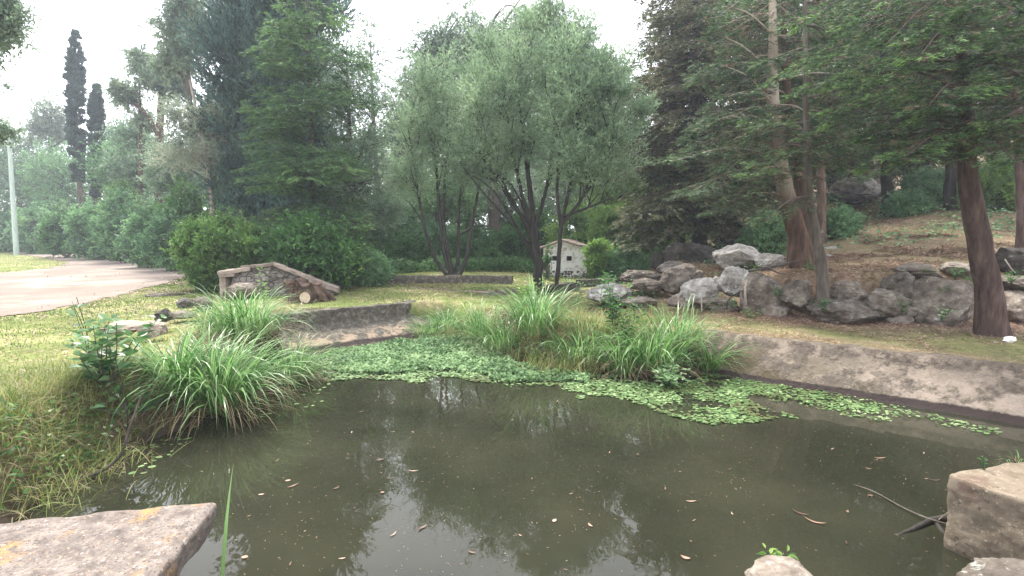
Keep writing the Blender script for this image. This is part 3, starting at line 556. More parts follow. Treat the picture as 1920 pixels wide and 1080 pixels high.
def sedge(name, label, base, nb, Lb, spread, seed, wid=.014, dry=.35, group=None, lean=(.02, .75), curl=(1.0, 2.5), mat='sedge', bend=None, cat='sedge clump'):
    rng = np.random.default_rng(seed); base = np.array(base, float); o = empty(name, base, label, cat, group)
    def mk(n, L, le, cu, w, k=7, low=False):
        mb = MB(); az = rng.uniform(0, 2 * math.pi, n); rr = np.sqrt(rng.random(n)); B = np.stack([base[0] + rr * spread[0] * np.cos(az), base[1] + rr * spread[1] * np.sin(az), np.full(n, base[2] - .03) + rng.uniform(-.05, .1, n)], -1)
        az2 = az + rng.normal(size=n) * .5; nb_ = n
        if bend is not None: hx = np.cos(az2) + bend[0]; hy = np.sin(az2) + bend[1]; az2 = np.arctan2(hy, hx)
        blades(mb, B, az2, L * rng.uniform(.55, 1.1, n), w * rng.uniform(.6, 1.15, n), le[0] + (le[1] - le[0]) * rr * rng.uniform(.3, 1, n), rng.uniform(*cu, n), rng, k); return mb
    mk(int(nb * .72), Lb * 1.03, lean, curl, wid * 1.3).build('blades', M[mat], o, base)
    if dry: mk(int(nb * dry), Lb * .75, (.6, 1.5), (.8, 1.9), wid * .7).build('dry_blades', M['sedge_dry'], o, base)
    return o
def rock(px, py, w, h, Y, mat, label, seed, cuts=7, depth=.9, group=None, sub=4, name='boulder', cat='boulder', rot=0, amp=.16, sink=0.0):
    """rock whose outline is w x h photo pixels, centred at px,py, at distance Y"""
    rng = np.random.default_rng(seed); k = Y / 960; W_, H_ = w * k * .5, h * k * .5; c = D(px, py, Y)
    bm = bmesh.new(); bmesh.ops.create_icosphere(bm, subdivisions=sub, radius=1)
    pl = [(nrm(rng.normal(size=(1, 3)))[0], rng.uniform(.62, .92)) for _ in range(cuts + 2)]
    for v in bm.verts:
        p = np.array(v.co)
        p = np.sign(p) * np.abs(p) ** .8
        for n_, d in pl:
            e = p @ n_ - d
            if e > 0: p = p - n_ * e * .96
        q = Vector(p) * 1.3 + Vector((seed * 1.7, 0, 0)); nv = mn.noise(q) * amp * .8 + mn.noise(q * 2.6) * amp * .5 + mn.noise(q * 7) * amp * .28 - abs(mn.noise(q * 1.9 + Vector((3, 1, 7)))) * amp * .6
        r_ = mn.noise(Vector((q.x * 1.5, q.y * 1.5, q.z * 6))) * amp * .25
        v.co = Vector(p * (1 + nv + r_))
    co = np.array([v.co for v in bm.verts]); mn_, mx_ = co.min(0), co.max(0); co = (co - (mn_ + mx_) / 2) / ((mx_ - mn_) / 2)
    co *= np.array((W_, min(W_ * depth, max(W_, H_) * depth), H_))
    if rot: ca_, sa_ = math.cos(rot), math.sin(rot); co = np.stack([co[:, 0] * ca_ - co[:, 2] * sa_, co[:, 1], co[:, 0] * sa_ + co[:, 2] * ca_], -1)
    for v, q in zip(bm.verts, co): v.co = q
    for f in bm.faces: f.smooth = True
    me = bpy.data.meshes.new(name); bm.to_mesh(me); bm.free(); me.materials.append(M[mat])
    try: me.set_sharp_from_angle(angle=R(38))
    except Exception: pass
    o = bpy.data.objects.new(name, me); o.location = c; link(o); return tag(o, label, cat, group)
# ------------------------------------------------------------------ stone and rock things
M['ruin'] = rocky('ruin_masonry', [(.09, .08, .065), (.22, .19, .165), (.36, .33, .29)], 5, .9, .95, voro=6, dist=.05, stretch=(1, 1, 1.5))
M['coping'] = rocky('coping_stone', [(.1, .08, .065), (.2, .16, .13), (.3, .25, .21)], 5, .7, .95, dist=.03)
def prism(mb, P, back, n=1):              # P: front outline points (world, ccw from front); back: offset vector
    P = np.array(P, float); Q = P + np.array(back, float); k = len(P); mb.add(np.r_[P, Q], np.arange(k)[None])
    mb.n -= 0
    F = [(k + i, k + (i + 1) % k, (i + 1) % k, i) for i in range(k)]
    mb.add(np.r_[P, Q], F); mb.add(Q, np.arange(k)[::-1][None])
def roughen(o, cuts, amp, fr, seed=0, bevel=0):
    bm = bmesh.new(); bm.from_mesh(o.data); bmesh.ops.remove_doubles(bm, verts=bm.verts, dist=1e-4)
    if bevel: bmesh.ops.bevel(bm, geom=bm.edges[:], offset=bevel, segments=2, affect='EDGES', profile=.6)
    bmesh.ops.triangulate(bm, faces=bm.faces[:])
    for _ in range(cuts):
        el = [e for e in bm.edges if e.calc_length() > amp * 2.2]
        if not el: break
        bmesh.ops.subdivide_edges(bm, edges=el, cuts=1); bmesh.ops.triangulate(bm, faces=bm.faces[:])
    for v in bm.verts: v.co += Vector(mn.noise_vector(v.co * fr + Vector((seed, 0, 0)))) * amp + Vector(mn.noise_vector(v.co * fr * 3.3 + Vector((seed, 0, 0)))) * amp * .4
    bmesh.ops.recalc_face_normals(bm, faces=bm.faces[:]); bm.to_mesh(o.data); bm.free()
YR = 14.3; rb = D(520, 552, YR); o = empty('stone_ruin', (rb[0], rb[1], .62), 'ruined stone bridge flank with coping slabs sloping down beside the round bush', 'ruin')
off = np.array((rb[0], rb[1], .62))
mb = MB(); P = [D(428, 556, YR - .3), D(470, 562, YR - .45), D(512, 556, YR), D(622, 553, YR + .2), D(628, 541, YR + .2), D(575, 522, YR + .15), D(512, 497, YR), D(450, 503, YR - .2), D(437, 508, YR - .25)]
P[0][2] = P[1][2] = P[2][2] = P[3][2] = .5
prism(mb, P, (-.1, .45, 0)); w_ = mb.build('wall', M['ruin'], o, off); roughen(w_, 5, .045, 3, 1)
for (a, b, c, d, th, dp, lb) in (((406, 509), (468, 501), YR - .45, YR - .3, .1, 1.2, None), ((450, 500), (514, 492), YR - .3, YR - .1, .09, 1.1, None), ((512, 493), (580, 519), YR - .15, YR + .05, .1, 1.1, None), ((578, 519), (634, 540), YR + .03, YR + .15, .15, 1.1, None)):
    q0 = D(*a, c); q1 = D(*b, d); v = (0, 0, -th); mb = MB(); prism(mb, [q0 + v, q1 + v, q1, q0], (-.12, dp * .42, 0)); s_ = mb.build('coping', M['coping'], o, off); roughen(s_, 4, .024, 4, 2, .015)
q0 = D(411, 514, YR - .35); mb = MB(); prism(mb, [(q0[0], q0[1], .5), (q0[0] + .16, q0[1], .5), (q0[0] + .17, q0[1], q0[2]), (q0[0] - .02, q0[1], q0[2])], (.05, .6, 0)); s_ = mb.build('pillar', M['coping'], o, off); roughen(s_, 3, .02, 5, 4)
q0 = D(409, 513, YR - .42); mb = MB(); prism(mb, [q0 + (0, 0, -.1), q0 + (.42, 0, -.08), q0 + (.44, 0, 0), q0 + (0, 0, 0)], (.05, .7, 0)); s_ = mb.build('ledge', M['coping'], o, off); roughen(s_, 3, .015, 5, 6)
# stump
def stump():
    Ys = 13.2; c = D(578, 558, Ys); c[2] = hz(c[0], c[1]); o = empty('tree_stump', c, 'old grey brown tree stump with a sawn root end in front of the ruin', 'stump')
    rng = np.random.default_rng(4); n, k = 40, 26; V = []; 
    for i in range(k):
        t = i / (k - 1); z = t * .6
        for j in range(n):
            th = j / n * 6.283; lob = .5 * math.sin(th * 5 + 1) + .3 * math.sin(th * 9 + 2) + .25 * math.sin(th * 3)
            r = .3 + .2 * (1 - t) ** 2 * (1 + lob * .7) + .10 * t * (1 + lob * .8) + .02 * rng.normal()
            x = r * math.cos(th) * (1 + .25 * (math.cos(th) < 0) * t) - .12 * t; zz = z + (.05 * math.sin(th * 7) - .08 * (math.cos(th) > 0)) * t * t
            V.append((x, r * math.sin(th), zz - .05))
    mb = MB(); i = np.arange(k - 1)[:, None] * n; j = np.arange(n)[None]; F = np.stack([i + j, i + (j + 1) % n, i + n + (j + 1) % n, i + n + j], -1).reshape(-1, 4); mb.add(V, F, 0, True)
    top = np.array(V[-n:]); cen = top.mean(0) - (0, 0, .06); ring = (top - cen) * .6 + cen - (0, 0, .03)
    mb.add(np.r_[top, ring], np.stack([np.arange(n), (np.arange(n) + 1) % n, n + (np.arange(n) + 1) % n, n + np.arange(n)], -1)); mb.add(np.r_[ring, [cen]], np.stack([np.arange(n), (np.arange(n) + 1) % n, np.full(n, n)], -1))
    b = mb.build('bole', M['stumpwood'], o)
    mb = MB(); tube(mb, spline([(0.02, .1, .26), (.11, -.2, .17), (.12, -.4, .15), (.12, -.5, .15)], 8), np.array((.2, .19, .18, .17, .165, .16, .155, .15)), 16, 0, .05, rng); rt = mb.build('root', M['stumpwood'], o)
    mb = MB(); th = np.arange(16) * 2 * math.pi / 16; mb.add(np.stack([.12 + .135 * np.cos(th), np.full(16, -.512) , .15 + .14 * np.sin(th)], -1), np.arange(16)[None]); mb.build('cut_end', M['cutwood'], rt)
    for q in ((.5, -.1, .0), (.62, .15, .02), (-.4, -.25, 0)):
        mb = MB(); tube(mb, spline([(q[0] * .3, q[1] * .3, .35), (q[0] * .75, q[1] * .75, .14), (q[0] * 1.05, q[1] * 1.05, -.05)], 8), np.linspace(.14, .06, 8), 9, 0, .1, rng); mb.build('root', M['stumpwood'], o)
M['stumpwood'] = rocky('weathered_stump', [(.018, .011, .008), (.07, .045, .032), (.16, .115, .085)], 9, 1, .95, (1, 1, .3), dist=.04)
M['cutwood'] = rocky('sawn_wood', [(.25, .19, .13), (.34, .27, .2), (.4, .33, .25)], 12, .3, .9)
stump()
# boulders: px, py, w, h, bottom-at-distance, material, label
RK = [
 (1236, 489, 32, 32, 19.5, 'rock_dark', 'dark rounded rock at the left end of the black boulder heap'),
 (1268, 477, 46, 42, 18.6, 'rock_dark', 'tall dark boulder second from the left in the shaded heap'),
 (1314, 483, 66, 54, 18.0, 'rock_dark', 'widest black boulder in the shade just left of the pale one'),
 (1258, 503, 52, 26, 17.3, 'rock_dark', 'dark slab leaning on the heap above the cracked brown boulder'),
 (1386, 484, 97, 52, 16.2, 'rock_pale', 'largest pale boulder topping the rock bank left of the red trunk'),
 (1446, 491, 56, 30, 15.2, 'rock_pale', 'low pale grey boulder against the foot of the red trunk'),
 (1276, 524, 80, 58, 15.4, 'rock_mid', 'big brown boulder cracked across its rounded top'),
 (1203, 519, 80, 26, 16.8, 'rock_mid', 'long low brown rock at the left of the boulder bank, upper one'),
 (1212, 535, 66, 24, 15.8, 'rock_mid', 'long low brown rock at the left of the boulder bank, lower one'),
 (1310, 544, 68, 46, 13.4, 'rock_pale', 'pale lichened boulder sitting on a flat stone near the pond grass'),
 (1342, 528, 24, 20, 14.0, 'rock_pale', 'small pale stone wedged behind two pale boulders'),
 (1377, 528, 72, 54, 13.2, 'rock_pale', 'pale blocky boulder with a flat top and dark side under dead leaves'),
 (1426, 556, 72, 84, 12.2, 'rock_mid', 'tall slanting boulder leaning right at the corner of the bank'),
 (1341, 572, 84, 28, 12.9, 'rock_mid', 'flat light stone lying under the lichened boulder'),
 (1277, 566, 46, 32, 13.6, 'rock_mid', 'small brown rock left of the flat light stone'),
 (1494, 552, 58, 54, 11.7, 'rock_mid', 'round brown boulder left of the thin leaning trunk'),
 (1452, 586, 44, 28, 11.9, 'rock_mid', 'low rock in dead leaves at the foot of the slanting boulder'),
 (1586, 586, 138, 50, 11.1, 'rock_mid', 'long wedge shaped boulder at the foot of the wall under the thin trunk'),
 (1590, 546, 58, 38, 11.5, 'rock_mid', 'oval boulder in the wall just right of the thin trunk'),
 (1655, 569, 78, 56, 11.1, 'rock_mid', 'rounded brown boulder in the middle of the rock wall'),
 (1689, 538, 56, 54, 11.3, 'rock_mid', 'upright wedge boulder above the rounded brown one'),
 (1722, 508, 90, 30, 11.9, 'rock_mid', 'long grey cap stone on top of the rock wall'),
 (1645, 522, 62, 20, 12.2, 'rock_dark', 'thin dark slab lying level left of the grey cap stone'),
 (1767, 568, 124, 92, 10.9, 'rock_mid', 'very large dark boulder left of the thick trunk'),
 (1700, 584, 30, 22, 10.9, 'rock_mid', 'small stone chinked between the middle and the very large boulder'),
 (1682, 599, 50, 28, 10.9, 'rock_mid', 'low mossy stone at the foot of the wall between two big boulders'),
 (1800, 504, 66, 26, 11.8, 'rock_mid', 'grey cap stone half hidden behind green leaves left of the thick trunk'),
 (1898, 492, 70, 54, 11.8, 'rock_dark', 'rounded dark boulder on the wall at the right edge of the picture'),
 (1908, 533, 80, 32, 11.3, 'rock_mid', 'flat grey stone below the rounded boulder at the right edge'),
 (1912, 578, 76, 62, 10.9, 'rock_mid', 'brown boulder at the wall foot right of the thick trunk'),
 (1562, 470, 40, 16, 17.5, 'rock_pale', 'small pale stone lying on the littered slope, farther one'),
 (1549, 482, 30, 11, 16.0, 'rock_pale', 'small pale stone lying on the littered slope, nearer one'),
 (1606, 356, 88, 44, 27.0, 'rock_pale', 'big pale boulder resting high on the wooded slope'),
 (1588, 371, 66, 24, 26.0, 'rock_dark', 'dark under lip boulder beneath the big pale one on the slope'),
 (1640, 333, 50, 34, 28.5, 'rock_mid', 'grey boulder behind and right of the big pale one on the slope'),
 (1765, 368, 50, 24, 28.0, 'rock_mid', 'lone grey boulder on the slope between the dark trunk and the thick trunk'),
 (1372, 446, 70, 26, 24.0, 'rock_mid', 'sloping grey rock behind the pale boulder among thin trunks'),
 (1144, 552, 92, 42, 14.6, 'rock_pale', 'smooth rounded boulder behind the tall sedge in the middle'),
 (1198, 566, 80, 22, 14.0, 'rock_mid', 'low rough rock right of the smooth boulder behind the sedge'),
 (306, 592, 34, 28, 8.9, 'rock_dark', 'dark angular stone on top of the left bank above the sedge'),
 (307, 554, 62, 9, 14.5, 'rock_mid', 'flat stone lying in the grass between road and pond'),
 (349, 568, 32, 18, 12.0, 'rock_dark', 'small dark stone in the grass left of its pointed neighbour'),
 (382, 570, 38, 26, 11.6, 'rock_mid', 'pointed grey stone in the grass above the left wall'),
 (346, 590, 46, 15, 9.9, 'rock_mid', 'flat little stone just right of the dark angular one'),
 (234, 614, 78, 24, 8.2, 'coping', 'broad flat brown stone set in the left bank'),
 (282, 618, 52, 30, 8.0, 'coping', 'rough brown stone beside the broad flat one on the left bank'),
 (190, 668, 70, 30, 7.0, 'rock_mid', 'brown stone low on the left bank behind the leafy sapling'),
 (72, 712, 104, 42, 6.1, 'coping', 'pale brown stone on the left bank in dry grass'),
 (22, 757, 70, 48, 5.2, 'rock_mid', 'pale grey stone at the left edge of the picture above the tangled grass'),
 (455, 545, 60, 28, 13.6, 'rock_mid', 'broken stone at the foot of the ruin'),
 (432, 552, 30, 16, 13.4, 'rock_mid', 'small rubble stone left of the ruin foot'),
 (1465, 1100, 132, 84, 2.35, 'rock_mid', 'rock poking up at the bottom edge of the picture'),
 (1905, 1095, 190, 66, 2.6, 'rock_mid', 'rough stone at the bottom right corner below the block'),
]
for i, (px, py, w, h, Y, mt_, lb) in enumerate(RK):
    rock(px, py, w * 1.01, h * 1.07, Y, mt_, lb, 50 + i, sub=5 if w > 50 else 4, depth=.95, name='stone' if w < 36 else 'boulder', cat='rock', group='rocks along the banks')
# soil and shade behind the wall rocks is the terrain itself
# ------------------------------------------------------------------ hut
def hut():
    Yh = 21.9; a = R(-13); c = D(1059, 513, Yh); gz = hz(c[0], c[1]); z0 = gz - .1
    o = empty('hut', (c[0], c[1], z0), 'tiny white plastered hut with a red tiled roof behind the two willow trunks', 'hut', rz=a)
    pl = concrete('crumbling_white_plaster', (.84, .83, .8), (.72, .7, .66), (.4, .33, .27), -1, sc=1.3)
    W_, Dp = .93, 1.7; e = D(1059, 465, Yh)[2] - z0; pk = D(1053, 453, Yh)[2] - z0
    z_ = .9 / 1; mb = MB(); xs_ = [-W_, -.55, -.33, .07, .29, W_]
    wz = [D(1059, 489, Yh)[2] - z0, D(1059, 480, Yh)[2] - z0]
    # front gable with two real openings
    def gz_(x): return e + (pk - e) * (1 - abs(x + .1) / (W_ + .1 if x > -.1 else W_ - .1))
    cols = sorted(set(xs_ + [-.1])); zs = [0, wz[0], wz[1]]
    for i in range(len(cols) - 1):
        x0, x1 = cols[i], cols[i + 1]
        for k in range(3):
            if k == 1 and ((x0 >= -.56 and x1 <= -.32) or (x0 >= .06 and x1 <= .30)): continue
            za0 = zs[k]; zb0, zb1 = (zs[k + 1], zs[k + 1]) if k < 2 else (gz_(x0), gz_(x1))
            mb.add([(x0, 0, za0), (x1, 0, za0), (x1, 0, zb1), (x0, 0, zb0), (x0, .16, za0), (x1, .16, za0), (x1, .16, zb1), (x0, .16, zb0)], [(0, 1, 2, 3), (7, 6, 5, 4), (0, 4, 5, 1), (2, 6, 7, 3), (1, 5, 6, 2), (0, 3, 7, 4)])
    for s in (-1, 1): x0 = s * W_; x1 = s * (W_ - .14); mb.add([(x0, .16, 0), (x1, .16, 0), (x1, Dp, 0), (x0, Dp, 0), (x0, .16, e), (x1, .16, e), (x1, Dp, e), (x0, Dp, e)], [(0, 1, 5, 4), (1, 2, 6, 5), (2, 3, 7, 6), (3, 0, 4, 7), (4, 5, 6, 7)])
    mb.add([(-W_, Dp, 0), (W_, Dp, 0), (W_, Dp, e), (-.1, Dp, pk), (-W_, Dp, e)], [(0, 1, 2, 3, 4)])
    wl_ = mb.build('wall', pl, o)
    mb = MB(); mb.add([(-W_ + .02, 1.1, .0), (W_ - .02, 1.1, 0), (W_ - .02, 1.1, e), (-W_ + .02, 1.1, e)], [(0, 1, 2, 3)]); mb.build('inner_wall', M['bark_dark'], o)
    for (xa, xb) in ((-.55, -.33), (.07, .29)):
        f = MB()
        for (x0, x1, za, zb) in ((xa, xa + .025, wz[0], wz[1]), (xb - .025, xb, wz[0], wz[1]), (xa + .025, xb - .025, wz[1] - .025, wz[1]), (xa + .025, xb - .025, wz[0], wz[0] + .02)):
            f.add([(x0, -.01, za), (x1, -.01, za), (x1, -.01, zb), (x0, -.01, zb), (x0, .05, za), (x1, .05, za), (x1, .05, zb), (x0, .05, zb)], [(0, 1, 2, 3), (7, 6, 5, 4), (0, 4, 5, 1), (2, 6, 7, 3), (1, 5, 6, 2), (0, 3, 7, 4)])
        w = f.build('window', M['bark_grey'], o)
    # stone footing, rough
    mb = MB(); rng = np.random.default_rng(8)
    for x in np.arange(-W_, W_, .13):
        for z in (0, .1, .19):
            if rng.random() < (.95, .75, .4)[int(z / .09)] * (1 if x > -.3 else .6):
                r_ = rng.uniform(.05, .085); th = np.arange(7) * .9; mb.add(np.r_[[(x + .06 + rng.normal() * .02 + r_ * math.cos(t), -.012, z + .14 + r_ * .7 * math.sin(t)) for t in th], [(x + .06, -.05, z + .14)]], [(i, (i + 1) % 7, 7) for i in range(7)])
    mb.build('stone_footing', M['rock_mid'], o)
    # roof: two slopes of barrel tiles
    tile = rocky('clay_tile', [(.09, .07, .055), (.2, .155, .125), (.33, .28, .24)], 6, .6, .95, spots=[(9, .58, .66, (.3, .28, .24))], dist=.02)
    rf = MB(); ov = .16
    for s in (-1, 1):
        xe = s * (W_ + .17); xr = -.1; ze = e - .17 * (pk - e) / W_ + .03; zr = pk + .05; ny = 11
        for iy in range(ny):
            y0 = -ov + iy * (Dp + 2 * ov) / ny; w = (Dp + 2 * ov) / ny
            for t in range(5):
                ua, ub = t / 5, (t + 1) / 5 + .03; th = np.linspace(0, math.pi, 6); jx = rng.uniform(-.015, .015); jz = rng.uniform(-.012, .02)
                V = []
                for u_, lift in ((ua, .0), (ub, .018)):
                    u2 = 1 - u_
                    for q in th: V.append((xr + (xe - xr) * (1 - u2 if 0 else u_) + jx, y0 + w / 2 - w * .52 * math.cos(q), zr + (ze - zr) * u_ + .055 * math.sin(q) + lift + jz))
                k = 6; Fq = [(i, i + 1, k + i + 1, k + i) for i in range(5)]; rf.add(V, Fq, 0, True)
        rf.add([(xr, -ov, zr - .01), (xe, -ov, ze - .01), (xe, Dp + ov, ze - .01), (xr, Dp + ov, zr - .01), (xr, -ov, zr - .05), (xe, -ov, ze - .05), (xe, Dp + ov, ze - .05), (xr, Dp + ov, zr - .05)], [(0, 1, 2, 3), (7, 6, 5, 4), (0, 4, 5, 1), (1, 5, 6, 2), (2, 6, 7, 3)])
    rf.build('roof', tile, o)
    mb = MB(); tube(mb, [(W_ + .07, .05, 0), (W_ + .07, .05, e - .02)], .05, 7); mb.build('dark_upright', M['bark_dark'], o)  # dark upright added in place of the hut's right side in shadow
    mb = MB(); tube(mb, [(-W_ - .07, .05, 0), (-W_ - .07, .05, e - .02)], .04, 7); mb.build('dark_upright', M['bark_dark'], o)
hut()
# ------------------------------------------------------------------ pole
def pole():
    b = G(31, 478, .65); t = D(17, 262, b[1]); o = empty('utility_pole', b, 'bare greyish green wooden pole standing in the grass inside the road bend', 'pole')
    m = rocky('painted_pole', [(.2, .25, .22), (.3, .36, .32), (.38, .42, .38)], 5, .4, .9, (2, 2, .3)); mb = MB(); q = spline([b - (0, 0, .4), (b + t) / 2, t], 16); tube(mb, q, np.linspace(.22, .15, 16), 14); mb.build('shaft', m, o, b)
    mb = MB(); tube(mb, [t + (0, 0, 0), t + (0, 0, .1)], [.17, .12], 14); mb.build('cap', m, o, b)
    mb = MB(); p = b + (t - b) * .93; tube(mb, [p + (.1, -.1, 0), p + (.3, -.16, .0)], .03, 6); tube(mb, [p + (.3, -.16, -.05), p + (.3, -.16, .12)], .055, 8); mb.build('insulator', M['bark_grey'], o, b)
pole()
# ------------------------------------------------------------------ paper litter, sticks
def paper():
    c = G(1893, 641, .5); c[2] = hz(c[0], c[1]) + .02; rng = np.random.default_rng(3); bm = bmesh.new(); bmesh.ops.create_icosphere(bm, subdivisions=3, radius=1)
    for v in bm.verts: v.co = v.co * (1 + .35 * mn.noise(v.co * 2.2)) ; v.co.x *= .13; v.co.y *= .06; v.co.z = v.co.z * .055 + .03
    me = bpy.data.meshes.new('paper_litter'); bm.to_mesh(me); bm.free(); m, N, Lk, b = newmat('white_paper'); b.inputs['Base Color'].default_value = (.75, .73, .72, 1); me.materials.append(m)
    o = bpy.data.objects.new('paper_litter', me); o.location = c; o.rotation_euler = (0, 0, .3); link(o); tag(o, 'crumpled white scrap of paper on the ground near the thick trunk', 'litter')
paper()
def stick(name, P, r, label, mat='bark_grey', extra=()):
    c = np.array(P[0]); mb = MB(); q = spline(P, 18); rng = np.random.default_rng(len(label)); tube(mb, q, np.linspace(r, r * .4, 18), 6, 0, .15, rng)
    for e in extra: tube(mb, spline(e, 8), np.linspace(r * .7, r * .2, 8), 5)
    ob = mb.build(name, M[mat], None, c); ob.location = c; return tag(ob, label, 'branch')
stick('fallen_branch', [G(1785, 985, .02), G(1740, 972, .03), G(1690, 950, .02), G(1630, 918, .004), G(1560, 898, -.012)], .008, 'thin dead branch floating towards the block at the right', 'bark_grey', ([G(1760, 975, .03), G(1785, 955, .1), G(1800, 950, .15)],))
stick('sunken_branch', [G(1790, 970, .01), G(1750, 975, .012), G(1715, 990, .008), G(1680, 1005, -.01)], .03, 'dark forked branch half under water beside the block', 'bark_dark', ([G(1752, 975, .01), G(1770, 1000, 0), G(1785, 1010, -.01)],))
stick('dead_stick', [D(1316, 582, 12.4), D(1315, 560, 12.4), D(1313, 548, 12.5)], .02, 'short pale stick standing in front of the lichened boulder', 'bark_pale')
stick('dead_stick', [D(1398, 572, 11.8), D(1397, 545, 11.7), D(1399, 528, 11.9)], .035, 'pale broken stick hanging down the slanting boulder', 'bark_pale')
stick('dead_stick', [D(1362, 580, 12.0), D(1368, 560, 11.9), D(1400, 540, 11.8)], .015, 'thin dark twig curving up to the blocky boulder', 'bark_dark')
stick('dead_stick', [D(1404, 508, 12.6), D(1440, 502, 12.6), D(1475, 494, 12.9), D(1510, 486, 13.2)], .04, 'dead branch lying across the boulder below the red trunk', 'bark_grey', ([D(1440, 502, 12.6), D(1460, 512, 12.5), D(1476, 514, 12.5)],))
stick('dead_stick', [D(1884, 486, 11.0), D(1895, 502, 10.9), D(1904, 512, 10.9)], .015, 'pale twig leaning on the rounded boulder at the right edge', 'bark_pale')
# ------------------------------------------------------------------ trees, centre
WL = dict(L=.105, W=.026, m=20, ntw=34, up=.45, tdir=.7, spread=.5, limb_r=.022, twr=.008, lowatt=1.1)
ptree('willow_tree', 'tall forked willow with dark trunk standing left of the white hut', 'tree', 18.2,
      [[(1012, 538, .18), (1006, 480, .165), (1000, 430, .14), (996, 380, .1), (988, 310, .08), (978, 230, .06), (970, 130, .03)],
       [(1002, 450, .13), (975, 400, .075), (940, 350, .05), (905, 290, .035), (880, 220, .025)],
       [(999, 430, .09), (1015, 390, .07), (1030, 320, .055), (1040, 220, .04), (1045, 110, .03)],
       [(994, 415, .08), (972, 340, .06), (955, 250, .04), (945, 150, .03)]],
      [(950, 210, 90, 130, 40, 1.15), (1040, 120, 85, 90, 34, 1.15), (900, 300, 60, 60, 14, .95), (1000, 290, 80, 60, 12, .9), (1020, 30, 50, 30, 8, .8), (1000, 170, 145, 150, 30, .6)], 'bark_dark', 'willow', 1, flare=1.12, **WL)
ptree('willow_tree', 'slender willow with a single thin dark trunk directly in front of the hut', 'tree', 16.2,
      [[(1043, 550, .075), (1048, 480, .07), (1053, 420, .065), (1062, 380, .055), (1075, 310, .05), (1085, 210, .03)],
       [(1054, 420, .055), (1085, 380, .045), (1120, 330, .045), (1150, 260, .03)],
       [(1052, 430, .06), (1045, 360, .05), (1050, 250, .03)], [(1058, 405, .05), (1100, 390, .04), (1150, 370, .02)]],
      [(1095, 200, 65, 120, 32, 1.0), (1120, 310, 60, 55, 14, .85), (1070, 300, 60, 50, 9, .8), (1140, 160, 35, 60, 10, .75), (1120, 200, 95, 130, 22, .55)], 'bark_dark', 'willow', 2, flare=1.15, **WL)
ptree('willow_tree', 'bushy willow with many thin stems fanning up from the old tank wall', 'tree', 19.3,
      [[(845, 528, .08), (815, 480, .07), (795, 420, .05), (780, 330, .04), (765, 240, .02)], [(848, 528, .09), (830, 460, .07), (824, 390, .06), (815, 280, .04)],
       [(852, 528, .09), (838, 460, .06), (832, 390, .05), (840, 250, .03)], [(852, 530, .08), (860, 470, .07), (860, 400, .05), (870, 300, .03)],
       [(856, 530, .09), (875, 480, .08), (886, 410, .06), (905, 320, .04)], [(862, 440, .05), (890, 425, .04), (925, 425, .02)]],
      [(795, 250, 65, 95, 30, 1.1), (860, 290, 60, 70, 22, 1.0), (760, 340, 40, 50, 8, .8), (850, 170, 60, 60, 12, 1.0)], 'bark_dark', 'willow', 3, **WL)
ptree('willow_tree', 'fine leaved grey green tree between the feathery conifer and the sky gap', 'tree', 22,
      [[(668, 500, .16), (662, 400, .14), (658, 300, .12), (652, 180, .07), (650, 90, .03)], [(660, 320, .08), (690, 250, .05), (710, 200, .03)]],
      [(660, 190, 48, 100, 30, 1.1), (690, 320, 60, 70, 22, 1.1), (640, 300, 40, 60, 10, 1.0), (715, 400, 45, 50, 12, .9)], 'bark_grey', 'willow_dark', 4, L=.12, W=.034, m=15, ntw=28, up=.4, tdir=.6, spread=.6, limb_r=.022, twr=.01)
ptree('poplar_tree', 'thin airy tree with see through top against the white sky gap', 'tree', 30,
      [[(712, 480, .2), (708, 350, .17), (700, 220, .1), (695, 90, .03)]],
      [(695, 110, 32, 75, 20, .9), (712, 220, 40, 60, 16, 1.0), (740, 290, 36, 50, 9, .9)], 'bark_grey', 'euca', 5, L=.15, W=.055, m=8, ntw=20, up=.3, limb_r=.02, twr=.012)
EU = dict(L=.2, W=.06, m=18, ntw=32, up=-.2, droop=.25, limb_r=.03, twr=.012)
ptree('eucalyptus_tree', 'huge eucalyptus with shaggy brown trunk and domed bluish crown behind the willows', 'tree', 30,
      [[(728, 480, .45), (735, 420, .38), (742, 350, .33), (765, 260, .25), (800, 170, .16), (830, 80, .08)], [(741, 360, .2), (790, 300, .15), (830, 240, .08)]],
      [(800, 120, 55, 60, 26, 1.6), (860, 80, 60, 60, 24, 1.7), (780, 210, 50, 60, 14, 1.6), (850, 190, 80, 60, 18, 1.7)], 'bark_grey', 'euca', 6, **EU)
ptree('eucalyptus_tree', 'second shaggy eucalyptus with hanging bark seen between the willow stems', 'tree', 31,
      [[(932, 505, .5), (930, 440, .42), (926, 370, .36), (915, 250, .26), (905, 120, .14), (905, 50, .08)]],
      [(925, 90, 75, 65, 32, 1.7), (1000, 80, 70, 55, 22, 1.6), (1085, 130, 60, 75, 22, 1.6), (950, 230, 90, 60, 20, 1.7)], 'bark_grey', 'euca', 7, **EU)
ptree('eucalyptus_tree', 'grey crowned eucalyptus farthest right of the centre against the sky', 'tree', 33,
      [[(1140, 480, .35), (1135, 380, .3), (1130, 250, .2), (1120, 140, .08)]],
      [(1150, 260, 50, 70, 20, 1.5), (1120, 210, 70, 90, 22, 1.6), (1185, 330, 45, 60, 14, 1.4)], 'bark_grey', 'euca', 8, **EU)
